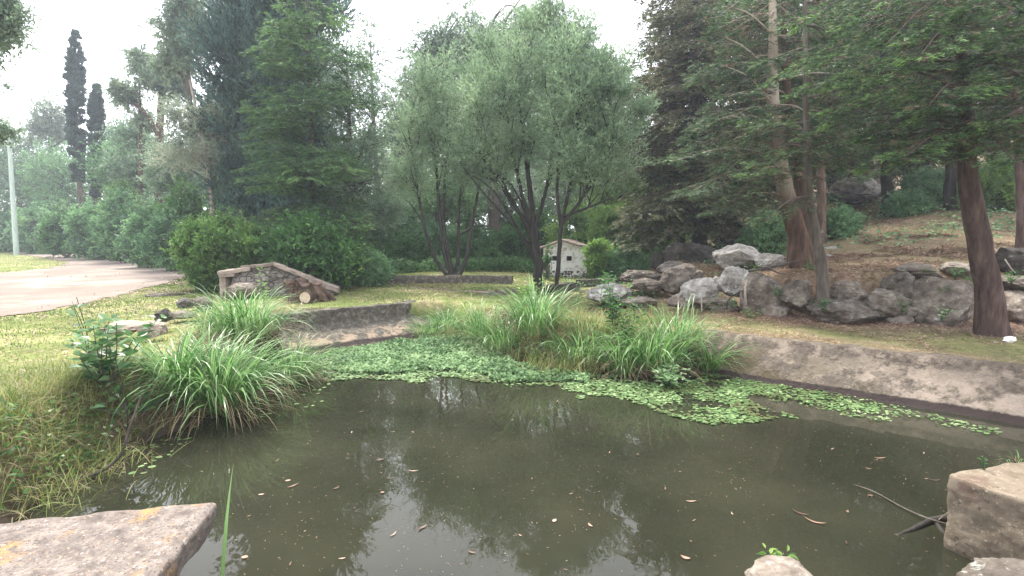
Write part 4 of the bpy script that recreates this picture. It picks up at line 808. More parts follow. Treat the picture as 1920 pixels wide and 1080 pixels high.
# dark conifer and its feathery neighbour
ptree('dark_conifer', 'massive blue black conifer reaching past the top of the picture left of centre', 'tree', 25,
      [[(520, 500, .4), (518, 380, .36), (515, 200, .3), (520, 0, .2), (530, -180, .08)], [(488, 500, .3), (482, 380, .26), (470, 200, .2), (450, 20, .1)]],
      [(500, -30, 105, 110, 80, 1.25), (470, 130, 84, 110, 80, 1.15), (455, 270, 68, 90, 66, 1.05), (460, 370, 65, 50, 24, 1.0), (570, 60, 75, 110, 40, 1.25), (560, 200, 70, 90, 30, 1.2), (590, 330, 95, 90, 44, 1.15), (560, 420, 80, 60, 20, 1.1)],
      'bark_grey', 'darkcon', 9, L=.2, W=.06, m=26, ntw=26, up=.9, tdir=1.0, spread=.35, limb_r=.03, twr=.014, lowatt=.9)
def conifer(name, label, base, top, tr0, bl, leafm, bark, seed, cat='tree', group=None, lean=None, trunk=None, **kw):
    """bl: list of boughs (start xyz, end xyz, width)"""
    rng = np.random.default_rng(seed); base = np.array(base, float); o = empty(name, base, label, cat, group); mt = MB(); ml = MB(); md = MB()
    q = spline(trunk, 24) if trunk is not None else spline([base - (0, 0, .3), (base + top) / 2, top], 24); rr = np.linspace(tr0, tr0 * .25, 24); rr[:3] *= (1.35, 1.2, 1.05)
    q[1:-1] += rng.normal(size=(22, 3)) * rr[1:-1, None] * .06; tube(mt, q, rr, 12, 0, .08, rng)
    for b in bl:
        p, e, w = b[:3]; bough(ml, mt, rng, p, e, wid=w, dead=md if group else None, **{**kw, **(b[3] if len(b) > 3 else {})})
    mt.build('trunk', M[bark], o, base); ml.build('crown', M[leafm], o, base)
    if md.n: md.build('dead_twigs', M['deadtwig'], o, base)
    return o
def auto_boughs(rng, q0, q1, n, Lmax, wid, az=(0, 6.283), t=(.15, 1), droop=.25, up=0.0, shape=.8):
    out = []
    for i in range(n):
        tt = t[0] + (t[1] - t[0]) * (i + rng.random()) / n; p = q0 + (q1 - q0) * tt; a = rng.uniform(*az); L = Lmax * (1 - tt * .9) ** shape * rng.uniform(.7, 1.15)
        e = p + np.array((math.cos(a) * L, math.sin(a) * L, L * (up - droop * rng.uniform(.5, 1.3)))); out.append((p, e, wid * (.35 + .65 * L / Lmax)))
    return out
Yc = 19.5; rng = np.random.default_rng(5); cb = D(568, 500, Yc); cb[2] = .6; ct = D(575, -20, Yc)
cb[0] += .5; bl = auto_boughs(rng, cb, ct, 60, 2.3, 1.1, t=(.12, 1.02), az=(2.6, 6.8), droop=.4, up=.3, shape=.45)
for (sx, sy, ex, ey, dy) in ((570, 150, 478, 88, -1.5), (572, 90, 505, 45, -1), (570, 130, 640, 85, -1), (572, 250, 462, 205, -1), (570, 330, 452, 318, -2), (570, 300, 480, 268, -2.2), (570, 310, 618, 285, -2.5), (572, 360, 540, 300, -3), (570, 400, 470, 420, -2.2), (570, 390, 640, 395, -2.5), (570, 430, 655, 440, -1.5), (571, 40, 585, 12, -.5), (571, 180, 655, 170, -1.6), (572, 210, 520, 165, -2)):
    for k in range(3): bl.append((D(sx + 20, sy + 14 * k, Yc), D(ex + 16 * k, ey + 16 * k, Yc + dy - .4 * k), 1.3))
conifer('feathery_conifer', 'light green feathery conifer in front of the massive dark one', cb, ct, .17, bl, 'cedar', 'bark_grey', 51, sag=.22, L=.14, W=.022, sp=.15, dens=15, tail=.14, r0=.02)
# ------------------------------------------------------------------ left
def column(name, label, cx, y0, y1, w, Y, seed, tx, ty):
    rng = np.random.default_rng(seed); p0 = D(tx, ty, Y); base = np.array((p0[0], p0[1], hz(p0[0], p0[1]))); o = empty(name, base, label, 'cypress'); mt = MB(); ml = MB()
    q = spline([base - (0, 0, .3), D((cx + tx) / 2, (y1 + ty) / 2, Y), D(cx, (y0 + y1) / 2, Y), D(cx, y0 + 10, Y)], 16); tube(mt, q, np.linspace(.24, .05, 16), 7, 0, .1, rng)
    tube(mt, spline([base + (.5, 0, -.3), D((cx + tx) / 2 + 6, (y1 + ty) / 2, Y), D(cx + 3, y1 - 20, Y)], 10), np.linspace(.2, .08, 10), 7, 0, .1, rng)
    n = 210; t = rng.random(n); k = Y / 960; c = np.array([D(cx + (tx - cx) * max(0, (tt - .55)) * .6, y0 + (y1 - y0) * tt, Y) for tt in t]); pr = np.minimum(1, .25 + t * 4) * (1 - .35 * sm((t - .65) / .35))
    th = rng.uniform(0, 6.28, n); c[:, 0] += np.cos(th) * w * .5 * k * pr * .62; c[:, 1] += np.sin(th) * w * .5 * k * pr * .62
    crown(ml, mt, rng, [(q, np.full(16, .1))], np.c_[c, w * k * .2 * pr * rng.uniform(.6, 1.3, n)], L=.22, W=.09, m=18, ntw=18, up=1.3, tdir=1, spread=.4, twr=0, limbs=False)
    # bare twigs low down
    for i in range(10):
        p = q[rng.integers(1, 7)]; d = np.array((rng.normal(), rng.normal(), .1)); tube(mt, spline([p, p + d * .7, p + d * 1.2 + (0, 0, .4)], 5), [.05, .04, .03, .02, .01], 4, cap=False)
    mt.build('trunk', M['bark_grey'], o, base); ml.build('crown', M['cypress'], o, base)
column('column_cypress', 'taller of the two narrow dark cypress columns beyond the road', 142, 62, 345, 31, 46, 31, 160, 400)
column('column_cypress', 'shorter narrow dark cypress column just right of the tall one', 181, 160, 370, 26, 45, 32, 172, 405)
EL = dict(L=.24, W=.09, m=16, ntw=26, up=-.1, droop=.15, limb_r=.03, twr=.02)
ptree('eucalyptus_tree', 'slender eucalyptus with reddish lower trunk and separate leaf clumps against the sky', 'tree', 38,
      [[(299, 420, .32), (297, 330, .28), (300, 240, .24), (302, 170, .18), (300, 110, .1)], [(300, 260, .15), (270, 210, .12), (225, 180, .06)], [(264, 340, .15), (263, 250, .12), (262, 170, .06)]],
      [(226, 168, 20, 16, 6, 1.0), (240, 178, 18, 10, 4, .9), (262, 115, 16, 20, 5, 1.0), (290, 140, 42, 26, 14, 1.3), (325, 150, 30, 40, 12, 1.2), (275, 220, 30, 20, 5, .9)], 'bark_red', 'euca', 33, **EL)
ptree('eucalyptus_tree', 'tall eucalyptus with dark crown touching the massive conifer at the top left', 'tree', 32,
      [[(372, 420, .25), (366, 300, .22), (355, 190, .18), (350, 90, .1)], [(356, 180, .12), (330, 110, .08), (320, 50, .04)]],
      [(330, 65, 32, 45, 20, 1.15), (352, 20, 28, 34, 14, 1.1), (372, 60, 22, 70, 12, .95), (312, 110, 20, 25, 6, .9), (340, 120, 30, 20, 7, .8)], 'bark_grey', 'euca', 34, **{**EL, 'L': .19, 'W': .07})
ptree('eucalyptus_tree', 'thin leaning pale trunk rising behind the round bush into a light green crown', 'tree', 24,
      [[(400, 430, .11), (396, 370, .1), (386, 290, .09), (370, 220, .07), (356, 150, .05)], [(386, 290, .04), (372, 260, .03), (366, 200, .02)]],
      [(345, 230, 45, 40, 20, .9), (390, 270, 40, 60, 20, .9), (330, 290, 30, 30, 9, .8), (410, 200, 15, 40, 5, .7)], 'bark_pale', 'euca_pale', 35, L=.13, W=.04, m=12, ntw=24, up=0, limb_r=.02, twr=.01)
ptree('pale_tree', 'pale airy tree behind the tall cypress column', 'tree', 62, [[(95, 400, .35), (95, 300, .3), (96, 200, .12)]],
      [(95, 215, 34, 40, 18, 1.8), (70, 245, 26, 20, 7, 1.6), (118, 250, 24, 24, 7, 1.5)], 'bark_grey', 'euca_pale', 36, L=.36, W=.14, m=9, ntw=22, up=.2, limb_r=.05, twr=.04)
ptree('overhanging_tree', 'dark leafy branch reaching in at the top left corner', 'tree', 13, [[(-260, 560, .25), (-230, 300, .2), (-190, 60, .14), (-150, -60, .08)], [(-200, 120, .08), (-90, 60, .05), (10, 30, .02)], [(-205, 200, .08), (-90, 220, .05), (0, 240, .02)]],
      [(-10, 40, 50, 50, 26, .42), (20, 20, 30, 25, 8, .3), (-15, 245, 30, 14, 8, .28), (-20, 130, 22, 30, 4, .25)], 'bark_dark', 'euca', 37, L=.1, W=.04, m=10, ntw=24, up=0, droop=.1, limb_r=.02, twr=.01)
# rounded forest trees
FT = dict(L=.26, W=.12, m=14, ntw=26, up=.2, limb_r=.05, twr=.03, spread=.8)
def forest(label, px, py, rx, ry, Y, n, rc, leaf, seed, gy=None, bark='bark_grey', name='forest_tree', group='trees of the wood beyond the road', **kw):
    gy = gy or py + ry + 30
    ptree(name, label, 'tree', Y, [[(px, gy, .3), (px - 5, (gy + py) / 2, .22), (px + 3, py - ry * .3, .08)]], [(px, py, rx, ry, n, rc)], bark, leaf, seed, group, dome=.35, **{**FT, **kw})
forest('broad grey green tree behind the pole at the far left', 40, 330, 75, 75, 62, 44, 2.6, 'willow_dark', 101)
forest('low round tree left of the cypress trunks', 115, 350, 50, 65, 56, 34, 2.2, 'under', 102)
forest('green tree directly right of the short cypress', 232, 320, 45, 55, 44, 30, 1.9, 'under', 103)
forest('small dark crown peeping over the wood right of the short cypress', 212, 262, 26, 22, 58, 12, 1.5, 'darkcon', 104)
forest('pale green tree behind the reddish eucalyptus trunk', 268, 300, 42, 60, 42, 28, 1.7, 'willow_dark', 105)
forest('soft green tree left of the thin leaning pale trunk', 330, 330, 40, 60, 30, 26, 1.3, 'willow_dark', 106, L=.18, W=.08)
forest('light green bushy tree right of the thin leaning pale trunk', 425, 340, 30, 70, 27, 20, 1.0, 'broad', 107, L=.16, W=.07)
forest('dark tree between the far left edge and the pole', -60, 300, 60, 90, 60, 30, 2.6, 'under', 108)
forest('tall grey tree closing the view above the hut', 1060, 330, 80, 90, 42, 34, 2.1, 'willow_dark', 109)
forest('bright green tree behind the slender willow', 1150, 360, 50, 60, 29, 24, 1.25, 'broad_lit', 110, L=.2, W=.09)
forest('mid green tree behind the many stemmed willow', 830, 400, 70, 60, 30, 30, 1.4, 'broad', 111, L=.2, W=.08)
forest('dark tree between the two shaggy eucalyptus trunks', 880, 330, 60, 80, 36, 30, 1.7, 'willow_dark', 112, L=.22, W=.09)
forest('dark leafy tree filling the gap left of the first shaggy trunk', 690, 420, 50, 60, 27, 30, 1.2, 'willow_dark', 113, L=.18, W=.07)
forest('green tree behind the forked willow trunk', 960, 380, 60, 70, 33, 28, 1.5, 'willow_dark', 114, L=.2, W=.08)
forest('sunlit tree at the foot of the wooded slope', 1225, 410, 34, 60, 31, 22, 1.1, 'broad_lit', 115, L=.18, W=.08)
forest('dark tree above the sunlit one at the foot of the slope', 1215, 290, 40, 60, 36, 22, 1.5, 'under', 116)
forest('tall pale crown filling the sky between the grey green tree and the eucalyptus', 760, 320, 40, 70, 38, 22, 1.6, 'euca_pale', 117)
# shrubs
def shrub(label, px, py, rx, ry, Y, n, rc, leaf, seed, name='shrub', group=None, L=.1, W=.045, m=14, ntw=26, **kw):
    q = D(px, py, Y); gy = proj(np.array([[q[0], q[1], hz(q[0], q[1])]]))[1][0]
    if gy > py: tp_ = py - ry; ry = (gy - tp_) / 2 + 2; py = gy - ry + 4; n = int(n * 1.25)
    ptree(name, label, 'bush', Y, [[(px, py + ry, .05), (px, py, .03)], [(px - rx * .2, py + ry, .04), (px - rx * .4, py, .02)], [(px + rx * .2, py + ry, .04), (px + rx * .4, py, .02)]], [(px, py, rx, ry, n, rc)], 'bark_grey', leaf, seed, group, dome=.5, L=L, W=W, m=m, ntw=ntw, limb_r=.02, twr=.012, **{'spread': .8, 'up': .3, **kw})
shrub('dense round bright green bush beside the ruin and the road bend', 424, 470, 78, 50, 15.8, 120, .42, 'bush', 201, name='round_bush', L=.11, W=.04, m=15, ntw=30, up=.6)
shrub('leafy broad leaved shrub with light green shoots behind the ruin', 590, 475, 85, 48, 16.0, 70, .5, 'broad', 202, L=.15, W=.085, m=9, ntw=18, up=.5, big=True)
for i, (px, py, mt_) in enumerate(((520, 400, 'broad_lit'), (560, 390, 'broad_lit'), (592, 412, 'broad_lit'), (618, 420, 'broad_lit'), (655, 450, 'broad_lit'), (545, 450, 'broad_lit'), (500, 430, 'broad_lit'))):
    q = D(px, py, 15.6); b = np.array((q[0], q[1], .6)); sprig('shoot', ['tallest light green leafy shoot behind the round bush', 'second leafy shoot above the shrub behind the ruin', 'leafy shoot in the middle of the shrub behind the ruin', 'lower leafy shoot right of the middle one behind the ruin', 'rightmost leafy shoot above the sloping coping', 'short leafy shoot just above the ruin top', 'leafy shoot leaning over the right end of the round bush'][i], b, q[2] - .6, 4, mt_, .2, .12, 300 + i, spacing=.09, lean=.22, start=.4)
shrub('drooping dark green shrub at the right end of the ruin', 680, 510, 50, 32, 17.5, 40, .42, 'under', 203, L=.12, W=.04)
shrub('dark shrub behind the right slope of the ruin', 640, 500, 50, 40, 18.6, 36, .5, 'under', 204, L=.12, W=.05)
US = 'bushes along the edge of the wood'
for i, (px, py, rx, ry, Y, leaf, lb) in enumerate((
    (20, 440, 50, 26, 58, 'under', 'dark bush behind the foot of the pole'), (92, 425, 42, 32, 52, 'under', 'dark bush beyond the road left of the cypress trunks'),
    (140, 435, 38, 30, 42, 'broad', 'green bush in front of the cypress trunks'), (185, 430, 40, 36, 38, 'under', 'feathery green bush right of the cypress trunks'),
    (235, 420, 42, 48, 33, 'under', 'large dark green bush where the road bends'), (285, 435, 42, 46, 28, 'under', 'dark bush left of the round bright bush'),
    (320, 440, 34, 45, 25, 'under', 'darkest bush touching the round bright bush'), (235, 370, 26, 22, 36, 'bush', 'small yellowish tree top among the dark bushes'),
    (345, 380, 34, 36, 26, 'broad', 'light leaved bush above the round bright bush'), (770, 490, 46, 36, 25, 'broad', 'bush left behind the many stemmed willow'),
    (825, 480, 46, 44, 26, 'under', 'bush directly behind the many stemmed willow'), (890, 480, 44, 40, 26, 'broad', 'bush right behind the many stemmed willow'),
    (960, 478, 44, 42, 27, 'broad', 'bush left of the forked willow trunk'), (1000, 440, 40, 40, 30, 'broad', 'bush above the left eave of the hut'),
    (1085, 420, 50, 34, 28, 'broad_lit', 'light bush rising over the hut roof'), (1150, 450, 40, 52, 25, 'broad_lit', 'mid green bush right of the hut'),
    (1205, 470, 36, 40, 25, 'broad_lit', 'lit green bush left of the black boulder heap'), (1250, 430, 30, 34, 29, 'broad_lit', 'lit bush seen under the hill conifers'),
    (1180, 495, 40, 18, 21, 'under', 'low grey green bush in front of the mid green one'), (740, 400, 40, 50, 26.5, 'under', 'dark bush beside the first shaggy trunk'))):
    shrub(lb, px, py, rx, ry, Y, int(14 + rx * .7), .028 * Y * .9, leaf, 220 + i, group=US, L=.0062 * Y, W=.0028 * Y, m=13, ntw=22)
shrub('small bright green shrub at the right wall of the hut', 1119, 483, 17, 32, 21, 22, .32, 'broad_lit', 260, L=.11, W=.055, m=12)
shrub('slim green sapling at the left front of the hut', 1027, 492, 8, 26, 20.5, 7, .25, 'broad', 261, L=.1, W=.05, m=8, ntw=12)
# ------------------------------------------------------------------ right: hill conifers
BR = dict(L=.1, W=.017, sp=.1, dens=13, sag=.18)
def ptrunk(pts, Y): return [np.array(D(a, b, Y)) for a, b in pts]
def hillcon(label, Y, tr, r0, boughs, leaf, bark, seed, auto=0, Lmax=2.5, az=(0, 6.283), t=(.3, 1), wid=1.0, gz=None, group='conifers on the slope', droop=.25, **kw):
    rng = np.random.default_rng(seed); T = ptrunk(tr, Y); b = T[0].copy(); b[2] = hz(b[0], b[1]) if gz is None else gz
    T[0][2] = min(T[0][2], b[2]); T = [b - (0, 0, .3)] + T[0 if T[0][2] > b[2] + .1 else 1:]; bl = []
    q = spline(T, 40)
    for (sx, sy, ex, ey, dy, w, *o) in boughs: bl.append((q[np.argmin(np.abs(q[:, 2] - D(sx, sy, Y)[2]))], D(ex, ey, Y + dy), w))
    for i in range(auto):
        tt = t[0] + (t[1] - t[0]) * (i + rng.random()) / auto; p = q[int(tt * 39)]; a = rng.uniform(*az); L = Lmax * rng.uniform(.6, 1.15) * (1 - .4 * tt)
        bl.append((p, p + np.array((math.cos(a) * L, math.sin(a) * L, -L * droop * rng.uniform(.3, 1.5))), wid))
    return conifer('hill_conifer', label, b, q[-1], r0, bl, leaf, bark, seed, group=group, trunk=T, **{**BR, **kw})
hillcon('thick red brown trunk fading to pale bark above, tallest conifer behind the boulders', 13.4, [(1503, 506), (1490, 430), (1468, 330), (1452, 220), (1449, 100), (1448, -60)], .28,
        [(1455, 190, 1350, 120, -1, 1), (1456, 240, 1340, 225, -1.5, 1.1), (1460, 300, 1268, 300, -1, 1.3), (1462, 320, 1280, 262, .5, 1.2), (1464, 330, 1285, 365, -1.5, 1.2), (1470, 360, 1330, 400, -1, 1.0), (1452, 130, 1330, 60, 0, 1.2), (1450, 60, 1350, 10, -1, 1.2),
         (1455, 190, 1540, 230, -1.5, 1.0), (1452, 110, 1580, 130, -1, 1.2), (1460, 240, 1570, 275, -1.5, 1.0), (1450, 40, 1570, 60, -1, 1.2)], 'cedar_dark', 'bark_two', 61, 44, 2.6, az=(-.7, 3.9), t=(.42, 1), wid=1.0)
hillcon('second stem rising just right of the thick red brown trunk', 13.9, [(1518, 500), (1508, 430), (1500, 330), (1478, 200), (1470, 40), (1468, -50)], .2, [], 'cedar_dark', 'bark_red', 62, 12, 2.0, t=(.5, 1))
hillcon('thin brown leaning trunk rooted on top of the rock wall', 11.2, [(1551, 553), (1538, 490), (1528, 430), (1517, 360), (1512, 250), (1510, 100), (1508, -40)], .13,
        [(1516, 340, 1400, 330, -.8, .8), (1518, 370, 1430, 420, -.8, .8), (1513, 260, 1420, 230, -.8, .8)], 'cedar_dark', 'bark_grey', 63, 16, 1.8, t=(.62, 1), wid=.8)
hillcon('slim reddish trunk behind the thin leaning one', 19, [(1541, 462), (1540, 380), (1538, 250), (1535, 80), (1533, -40)], .17, [], 'cedar_dark', 'bark_red', 64, 22, 3.0, t=(.55, 1), wid=1.3, sp=.14, L=.14, W=.034)
R9 = [(1868, 622), (1853, 540), (1832, 430), (1815, 320), (1808, 200), (1800, 60), (1796, -80)]
hillcon('thick dull brown trunk at the right with long feathery boughs sweeping left', 9.4, R9, .235,
        [(1806, 60, 1440, 158, -.6, .95), (1804, 10, 1560, 110, -1.2, 1.1), (1808, 120, 1480, 180, .4, .9), (1810, 170, 1600, 160, -1.6, .9), (1812, 200, 1560, 205, -.6, .9), (1812, 220, 1500, 258, .6, .8), (1814, 235, 1620, 262, -1, .7), (1816, 250, 1400, 318, 1.4, 1.1),
         (1818, 270, 1690, 300, -2, .8), (1806, 30, 1660, 85, -2.2, 1.0), (1800, -20, 1620, 30, -1.5, 1.2), (1802, -40, 1500, 40, -.5, 1.2), (1808, 140, 1930, 150, -2, .9), (1815, 230, 1960, 250, -2, 1.0), (1816, 260, 1900, 300, -2.2, .8),
         (1800, 0, 1900, 20, -2, 1.0), (1805, 90, 1720, 110, -2.5, .9), (1812, 190, 1740, 200, -2.6, .9)], 'conbright', 'bark_dull', 65, 14, 3.0, az=(1.2, 5.2), t=(.55, 1), wid=1.0, L=.08, W=.011, sp=.09, dens=17)
hillcon('conifer rooted beyond the right edge with low boughs crossing the thick trunk', 8.6, [(2080, 640), (2060, 400), (2040, 150), (2030, -60)], .25,
        [(2050, 160, 1740, 210, -.6, 1.0), (2055, 240, 1700, 300, .3, .9), (2050, 120, 1700, 60, .2, 1.1), (2055, 220, 1860, 230, -1.4, .9), (2040, 60, 1820, 10, -1.2, 1.1), (2060, 280, 1780, 300, .9, .9), (2050, 200, 1620, 250, 1.0, 1.0)], 'conbright', 'bark_dull', 66, 10, 2.6, az=(2.0, 4.4), t=(.5, 1), wid=1.0, L=.08, W=.011, sp=.09, dens=17)
hillcon('narrow trunk standing at the right edge of the picture on the slope', 15, [(1918, 468), (1914, 380), (1905, 200), (1893, 60), (1890, -60)], .14, [], 'cedar_dark', 'bark_dull', 67, 20, 2.4, t=(.4, 1), wid=1.0)
hillcon('dark trunk behind the black boulders with heavy drooping olive boughs', 21, [(1313, 470), (1311, 400), (1308, 280), (1305, 100), (1300, -80)], .34, [], 'conbrown', 'bark_dark', 68, 80, 4.0, t=(.22, 1), wid=1.7, sp=.17, L=.15, W=.04, droop=.3, tail=.15)
hillcon('thin dark trunk left of the one behind the black boulders', 23, [(1279, 470), (1277, 400), (1270, 300), (1262, 120), (1258, 20)], .16, [], 'cedar_dark', 'bark_dark', 69, 46, 3.0, t=(.2, 1), wid=1.4, sp=.17, L=.15, W=.042, droop=.25)
hillcon('slight trunk seen between the two dark ones and the red trunk', 20.5, [(1357, 462), (1355, 400), (1352, 280), (1350, 100), (1348, -60)], .1, [], 'conbrown', 'bark_dark', 70, 40, 2.6, t=(.3, 1), wid=1.2, sp=.15, L=.14, W=.036)
hillcon('stout dark trunk just left of the red one farther up the slope', 22, [(1387, 462), (1388, 400), (1392, 280), (1398, 100), (1400, -80)], .3, [], 'cedar_dark', 'bark_dark', 71, 60, 3.6, t=(.25, 1), wid=1.6, sp=.17, L=.15, W=.04)
hillcon('black trunk right of the pale slope boulders', 24, [(1664, 420), (1663, 340), (1660, 200), (1655, 40), (1650, -80)], .28, [], 'cedar_dark', 'bark_dark', 72, 50, 4.2, t=(.5, 1), wid=1.7, sp=.18, L=.16, W=.042)
hillcon('dark conifer up the slope behind the thick dull trunk', 22, [(1780, 420), (1782, 340), (1785, 180), (1788, -60)], .26, [], 'cedar_dark', 'bark_dark', 73, 46, 4.0, t=(.5, 1), wid=1.7, sp=.18, L=.16, W=.042)
hillcon('dark conifer high on the slope between red and black trunks', 29, [(1600, 400), (1598, 300), (1592, 150), (1588, -60)], .3, [], 'cedar_dark', 'bark_dark', 74, 56, 5.0, t=(.55, 1), wid=2.1, sp=.24, L=.2, W=.055)
hillcon('tree with dead brown foliage high behind the red trunk', 27, [(1480, 430), (1482, 300), (1485, 120), (1488, -80)], .3, [], 'conbrown', 'bark_grey', 75, 66, 4.0, az=(1.6, 5.0), t=(.3, 1), wid=2.1, sp=.24, L=.2, W=.055)
hillcon('far conifer on the slope at the right edge', 28, [(1880, 400), (1882, 260), (1885, 60), (1888, -80)], .3, [], 'cedar_dark', 'bark_dark', 76, 50, 5.0, t=(.5, 1), wid=2.1, sp=.24, L=.2, W=.055)
hillcon('dark conifer forming the right side of the sky gap', 26, [(1262, 470), (1258, 350), (1252, 180), (1250, -20), (1248, -150)], .26, [], 'cedar_dark', 'bark_dark', 77, 76, 2.6, t=(.2, 1), wid=1.5, sp=.2, L=.18, W=.05, up=0) if False else None
ptree('hill_conifer', 'dark conifer forming the ragged right side of the sky gap', 'tree', 26, [[(1262, 465, .26), (1262, 300, .2), (1268, 100, .14), (1272, -100, .06)]],
      [(1262, 60, 48, 100, 26, 1.0), (1245, 200, 52, 70, 24, 1.0), (1240, 300, 50, 50, 16, .9), (1330, 60, 50, 120, 26, 1.1), (1310, 200, 50, 80, 20, 1.0)], 'bark_dark', 'conbrown', 78, 'conifers on the slope', L=.17, W=.05, m=15, ntw=24, up=-.1, droop=.25, limb_r=.03, twr=.03)
for i, (px, py, rx, ry, Y, lb) in enumerate(((1470, 120, 90, 130, 34, 'dark crown filling the slope behind the red trunk'), (1600, 100, 90, 140, 36, 'dark crown filling the slope above the pale boulders'), (1740, 90, 90, 150, 36, 'dark crown filling the slope left of the thick trunk top'), (1880, 90, 90, 150, 36, 'dark crown in the upper right corner'), (1560, 270, 70, 60, 36, 'low dark crown behind the slope boulders'), (1700, 270, 80, 60, 38, 'low dark crown right of the slope boulders'))):
    ptree('slope_tree', lb, 'tree', Y, [[(px, 360, .3), (px + 4, 200, .22), (px, 20, .1)]], [(px, py, rx, ry, 44, 2.0)], 'bark_dark', 'conbrown' if i % 2 else 'cedar_dark', 500 + i, 'dark crowns behind the slope', L=.26, W=.08, m=14, ntw=22, up=0, droop=.2, limb_r=.05, twr=.04)
for i, (px, py, rx, ry, Y, leaf, lb) in enumerate(((1880, 345, 60, 34, 21, 'broad_lit', 'lit green shrub behind the thick trunk at the right'), (1760, 400, 60, 20, 24, 'under', 'low dark shrub under the lone slope boulder'), (1700, 395, 34, 16, 23, 'under', 'low shrub beside the black slope trunk'), (1815, 345, 40, 26, 31, 'under', 'far dark shrub high on the slope left of the thick trunk'), (1745, 350, 44, 24, 33, 'under', 'far shrub on the slope crest behind the lone boulder'), (1570, 420, 30, 22, 19.5, 'under', 'dark shrub under the pale slope boulders'), (1440, 440, 34, 30, 18, 'under', 'dark shrub left of the thick red trunk'))):
    shrub(lb, px, py, rx, ry, Y, int(16 + rx * .6), .026 * Y, leaf, 600 + i, group='shrubs on the slope', L=.0055 * Y, W=.0025 * Y, m=13, ntw=20)
# ------------------------------------------------------------------ far woods (uncountable)
def far_wood(name, arc, leaf, seed, n, rc, L, W):
    rng = np.random.default_rng(seed); ml = MB(); t = rng.random(n); A = np.array(arc, float)  # (x,y,ztop)
    u = t * (len(A) - 1); k = np.minimum(u.astype(int), len(A) - 2); f = (u - k)[:, None]; c = A[k] * (1 - f) + A[k + 1] * f
    c[:, :2] += rng.normal(size=(n, 2)) * 2.5; g = hgt(c[:, 0], c[:, 1]); hgt_ = np.maximum(c[:, 2] - g, 1.5) * (.75 + .5 * fbm(t * 30, t * 0 + seed, seed)); c[:, 2] = g + hgt_ * rng.random(n) ** .75
    m = 170; d = ellip(rng, n * m).reshape(n, m, 3); P = (c[:, None] + d * rc * rng.uniform(.7, 1.3, (n, 1, 1))).reshape(-1, 3)
    leaves(ml, P, rng.normal(size=(n * m, 3)), L * rng.uniform(.6, 1.3, n * m), W, rng, np.clip(np.repeat(rng.random(n), m) * .5 + rng.random(n * m) * .5, 0, 1))
    return tag(ml.build(name, M[leaf]), kind='stuff')
far_wood('far_wood', [(-110, 60, 7), (-70, 66, 11), (-45, 62, 12), (-25, 55, 11), (-8, 50, 12), (4, 48, 13), (14, 48, 12), (20, 52, 12)], 'under', 11, 620, 2.4, .5, .22)
far_wood('slope_wood', [(20, 46, 16), (30, 46, 19), (42, 42, 21), (54, 36, 20), (60, 28, 18)], 'conbrown', 12, 420, 2.5, .45, .16)
# ------------------------------------------------------------------ ground covers
def field(n, x0, x1, y0, y1, rng, bias=1.0):
    x = rng.uniform(x0, x1, n); y = y0 + (y1 - y0) * rng.random(n) ** bias; return x, y
rng = np.random.default_rng(77)
road_in = lambda x, y: inpoly(x, y, ROADP)
def grass(name, x, y, L, W, mat, lean=.5, k=2, seed=0, curl=.8, keep=None):
    r = np.random.default_rng(seed); z = hgt(x, y); ok = z > .05
    if keep is not None: ok &= keep(x, y, z)
    x, y, z = x[ok], y[ok], z[ok]; n = len(x); mb = MB(); d = np.hypot(x, y); s = np.clip(d / 9, .8, 3.5)
    L = L * s ** .25 * r.uniform(.5, 1.2, n) * (.6 + .8 * fbm(x * 1.3, y * 1.3, 31)); W = W * s * r.uniform(.7, 1.2, n); a = np.clip(fbm(x * .7, y * .7, 41) * 1.1 - .15 + r.normal(size=n) * .16, 0, 1)
    blades(mb, np.stack([x, y, z - .01], -1), r.uniform(0, 6.283, n), L, W, r.uniform(.1, lean * 2, n), r.uniform(0, curl, n), r, k, a); return tag(mb.build(name, M[mat]), kind='stuff')
dpond = lambda x, y: pdist(x, y, POND)[0]
notpond = lambda x, y, z: ~inpoly(x, y, POND)
x, y = field(150000, -20, 2.2, 4.5, 22, rng, 1.0)
x2, y2 = field(45000, -60, 4, 20, 55, rng)
def kl(x, y, z): return ~road_in(x, y) & notpond(x, y, z) & (dpond(x, y) > .25) & ((y > 6.4) | (x < -4.6)) & ((x < .9) | ((y > 19) & (x < 4)))
grass('lawn_grass', np.r_[x, x2], np.r_[y, y2], .05, .010, 'lawn', .55, 2, 1, keep=kl)
x, y = field(26000, 1, 13, 5, 14, rng)
def kr(x, y, z): return ~inpoly(x, y, TERR) & notpond(x, y, z) & (dpond(x, y) > .3) & (fbm(x * 1.1, y * 1.1, 19) > .42 + .2 * sm((2.2 - pdist(x, y, TERR)[0]) / 1.6))
grass('bank_grass', x, y, .045, .008, 'lawn', .6, 2, 2, keep=kr)
x, y = field(40000, 4, 32, 11, 34, rng)
def kt(x, y, z): return inpoly(x, y, TERR) & (fbm(x * .5, y * .5, 29) > .5)
grass('slope_grass', x, y, .05, .010, 'tangle', .6, 2, 3, keep=kt)
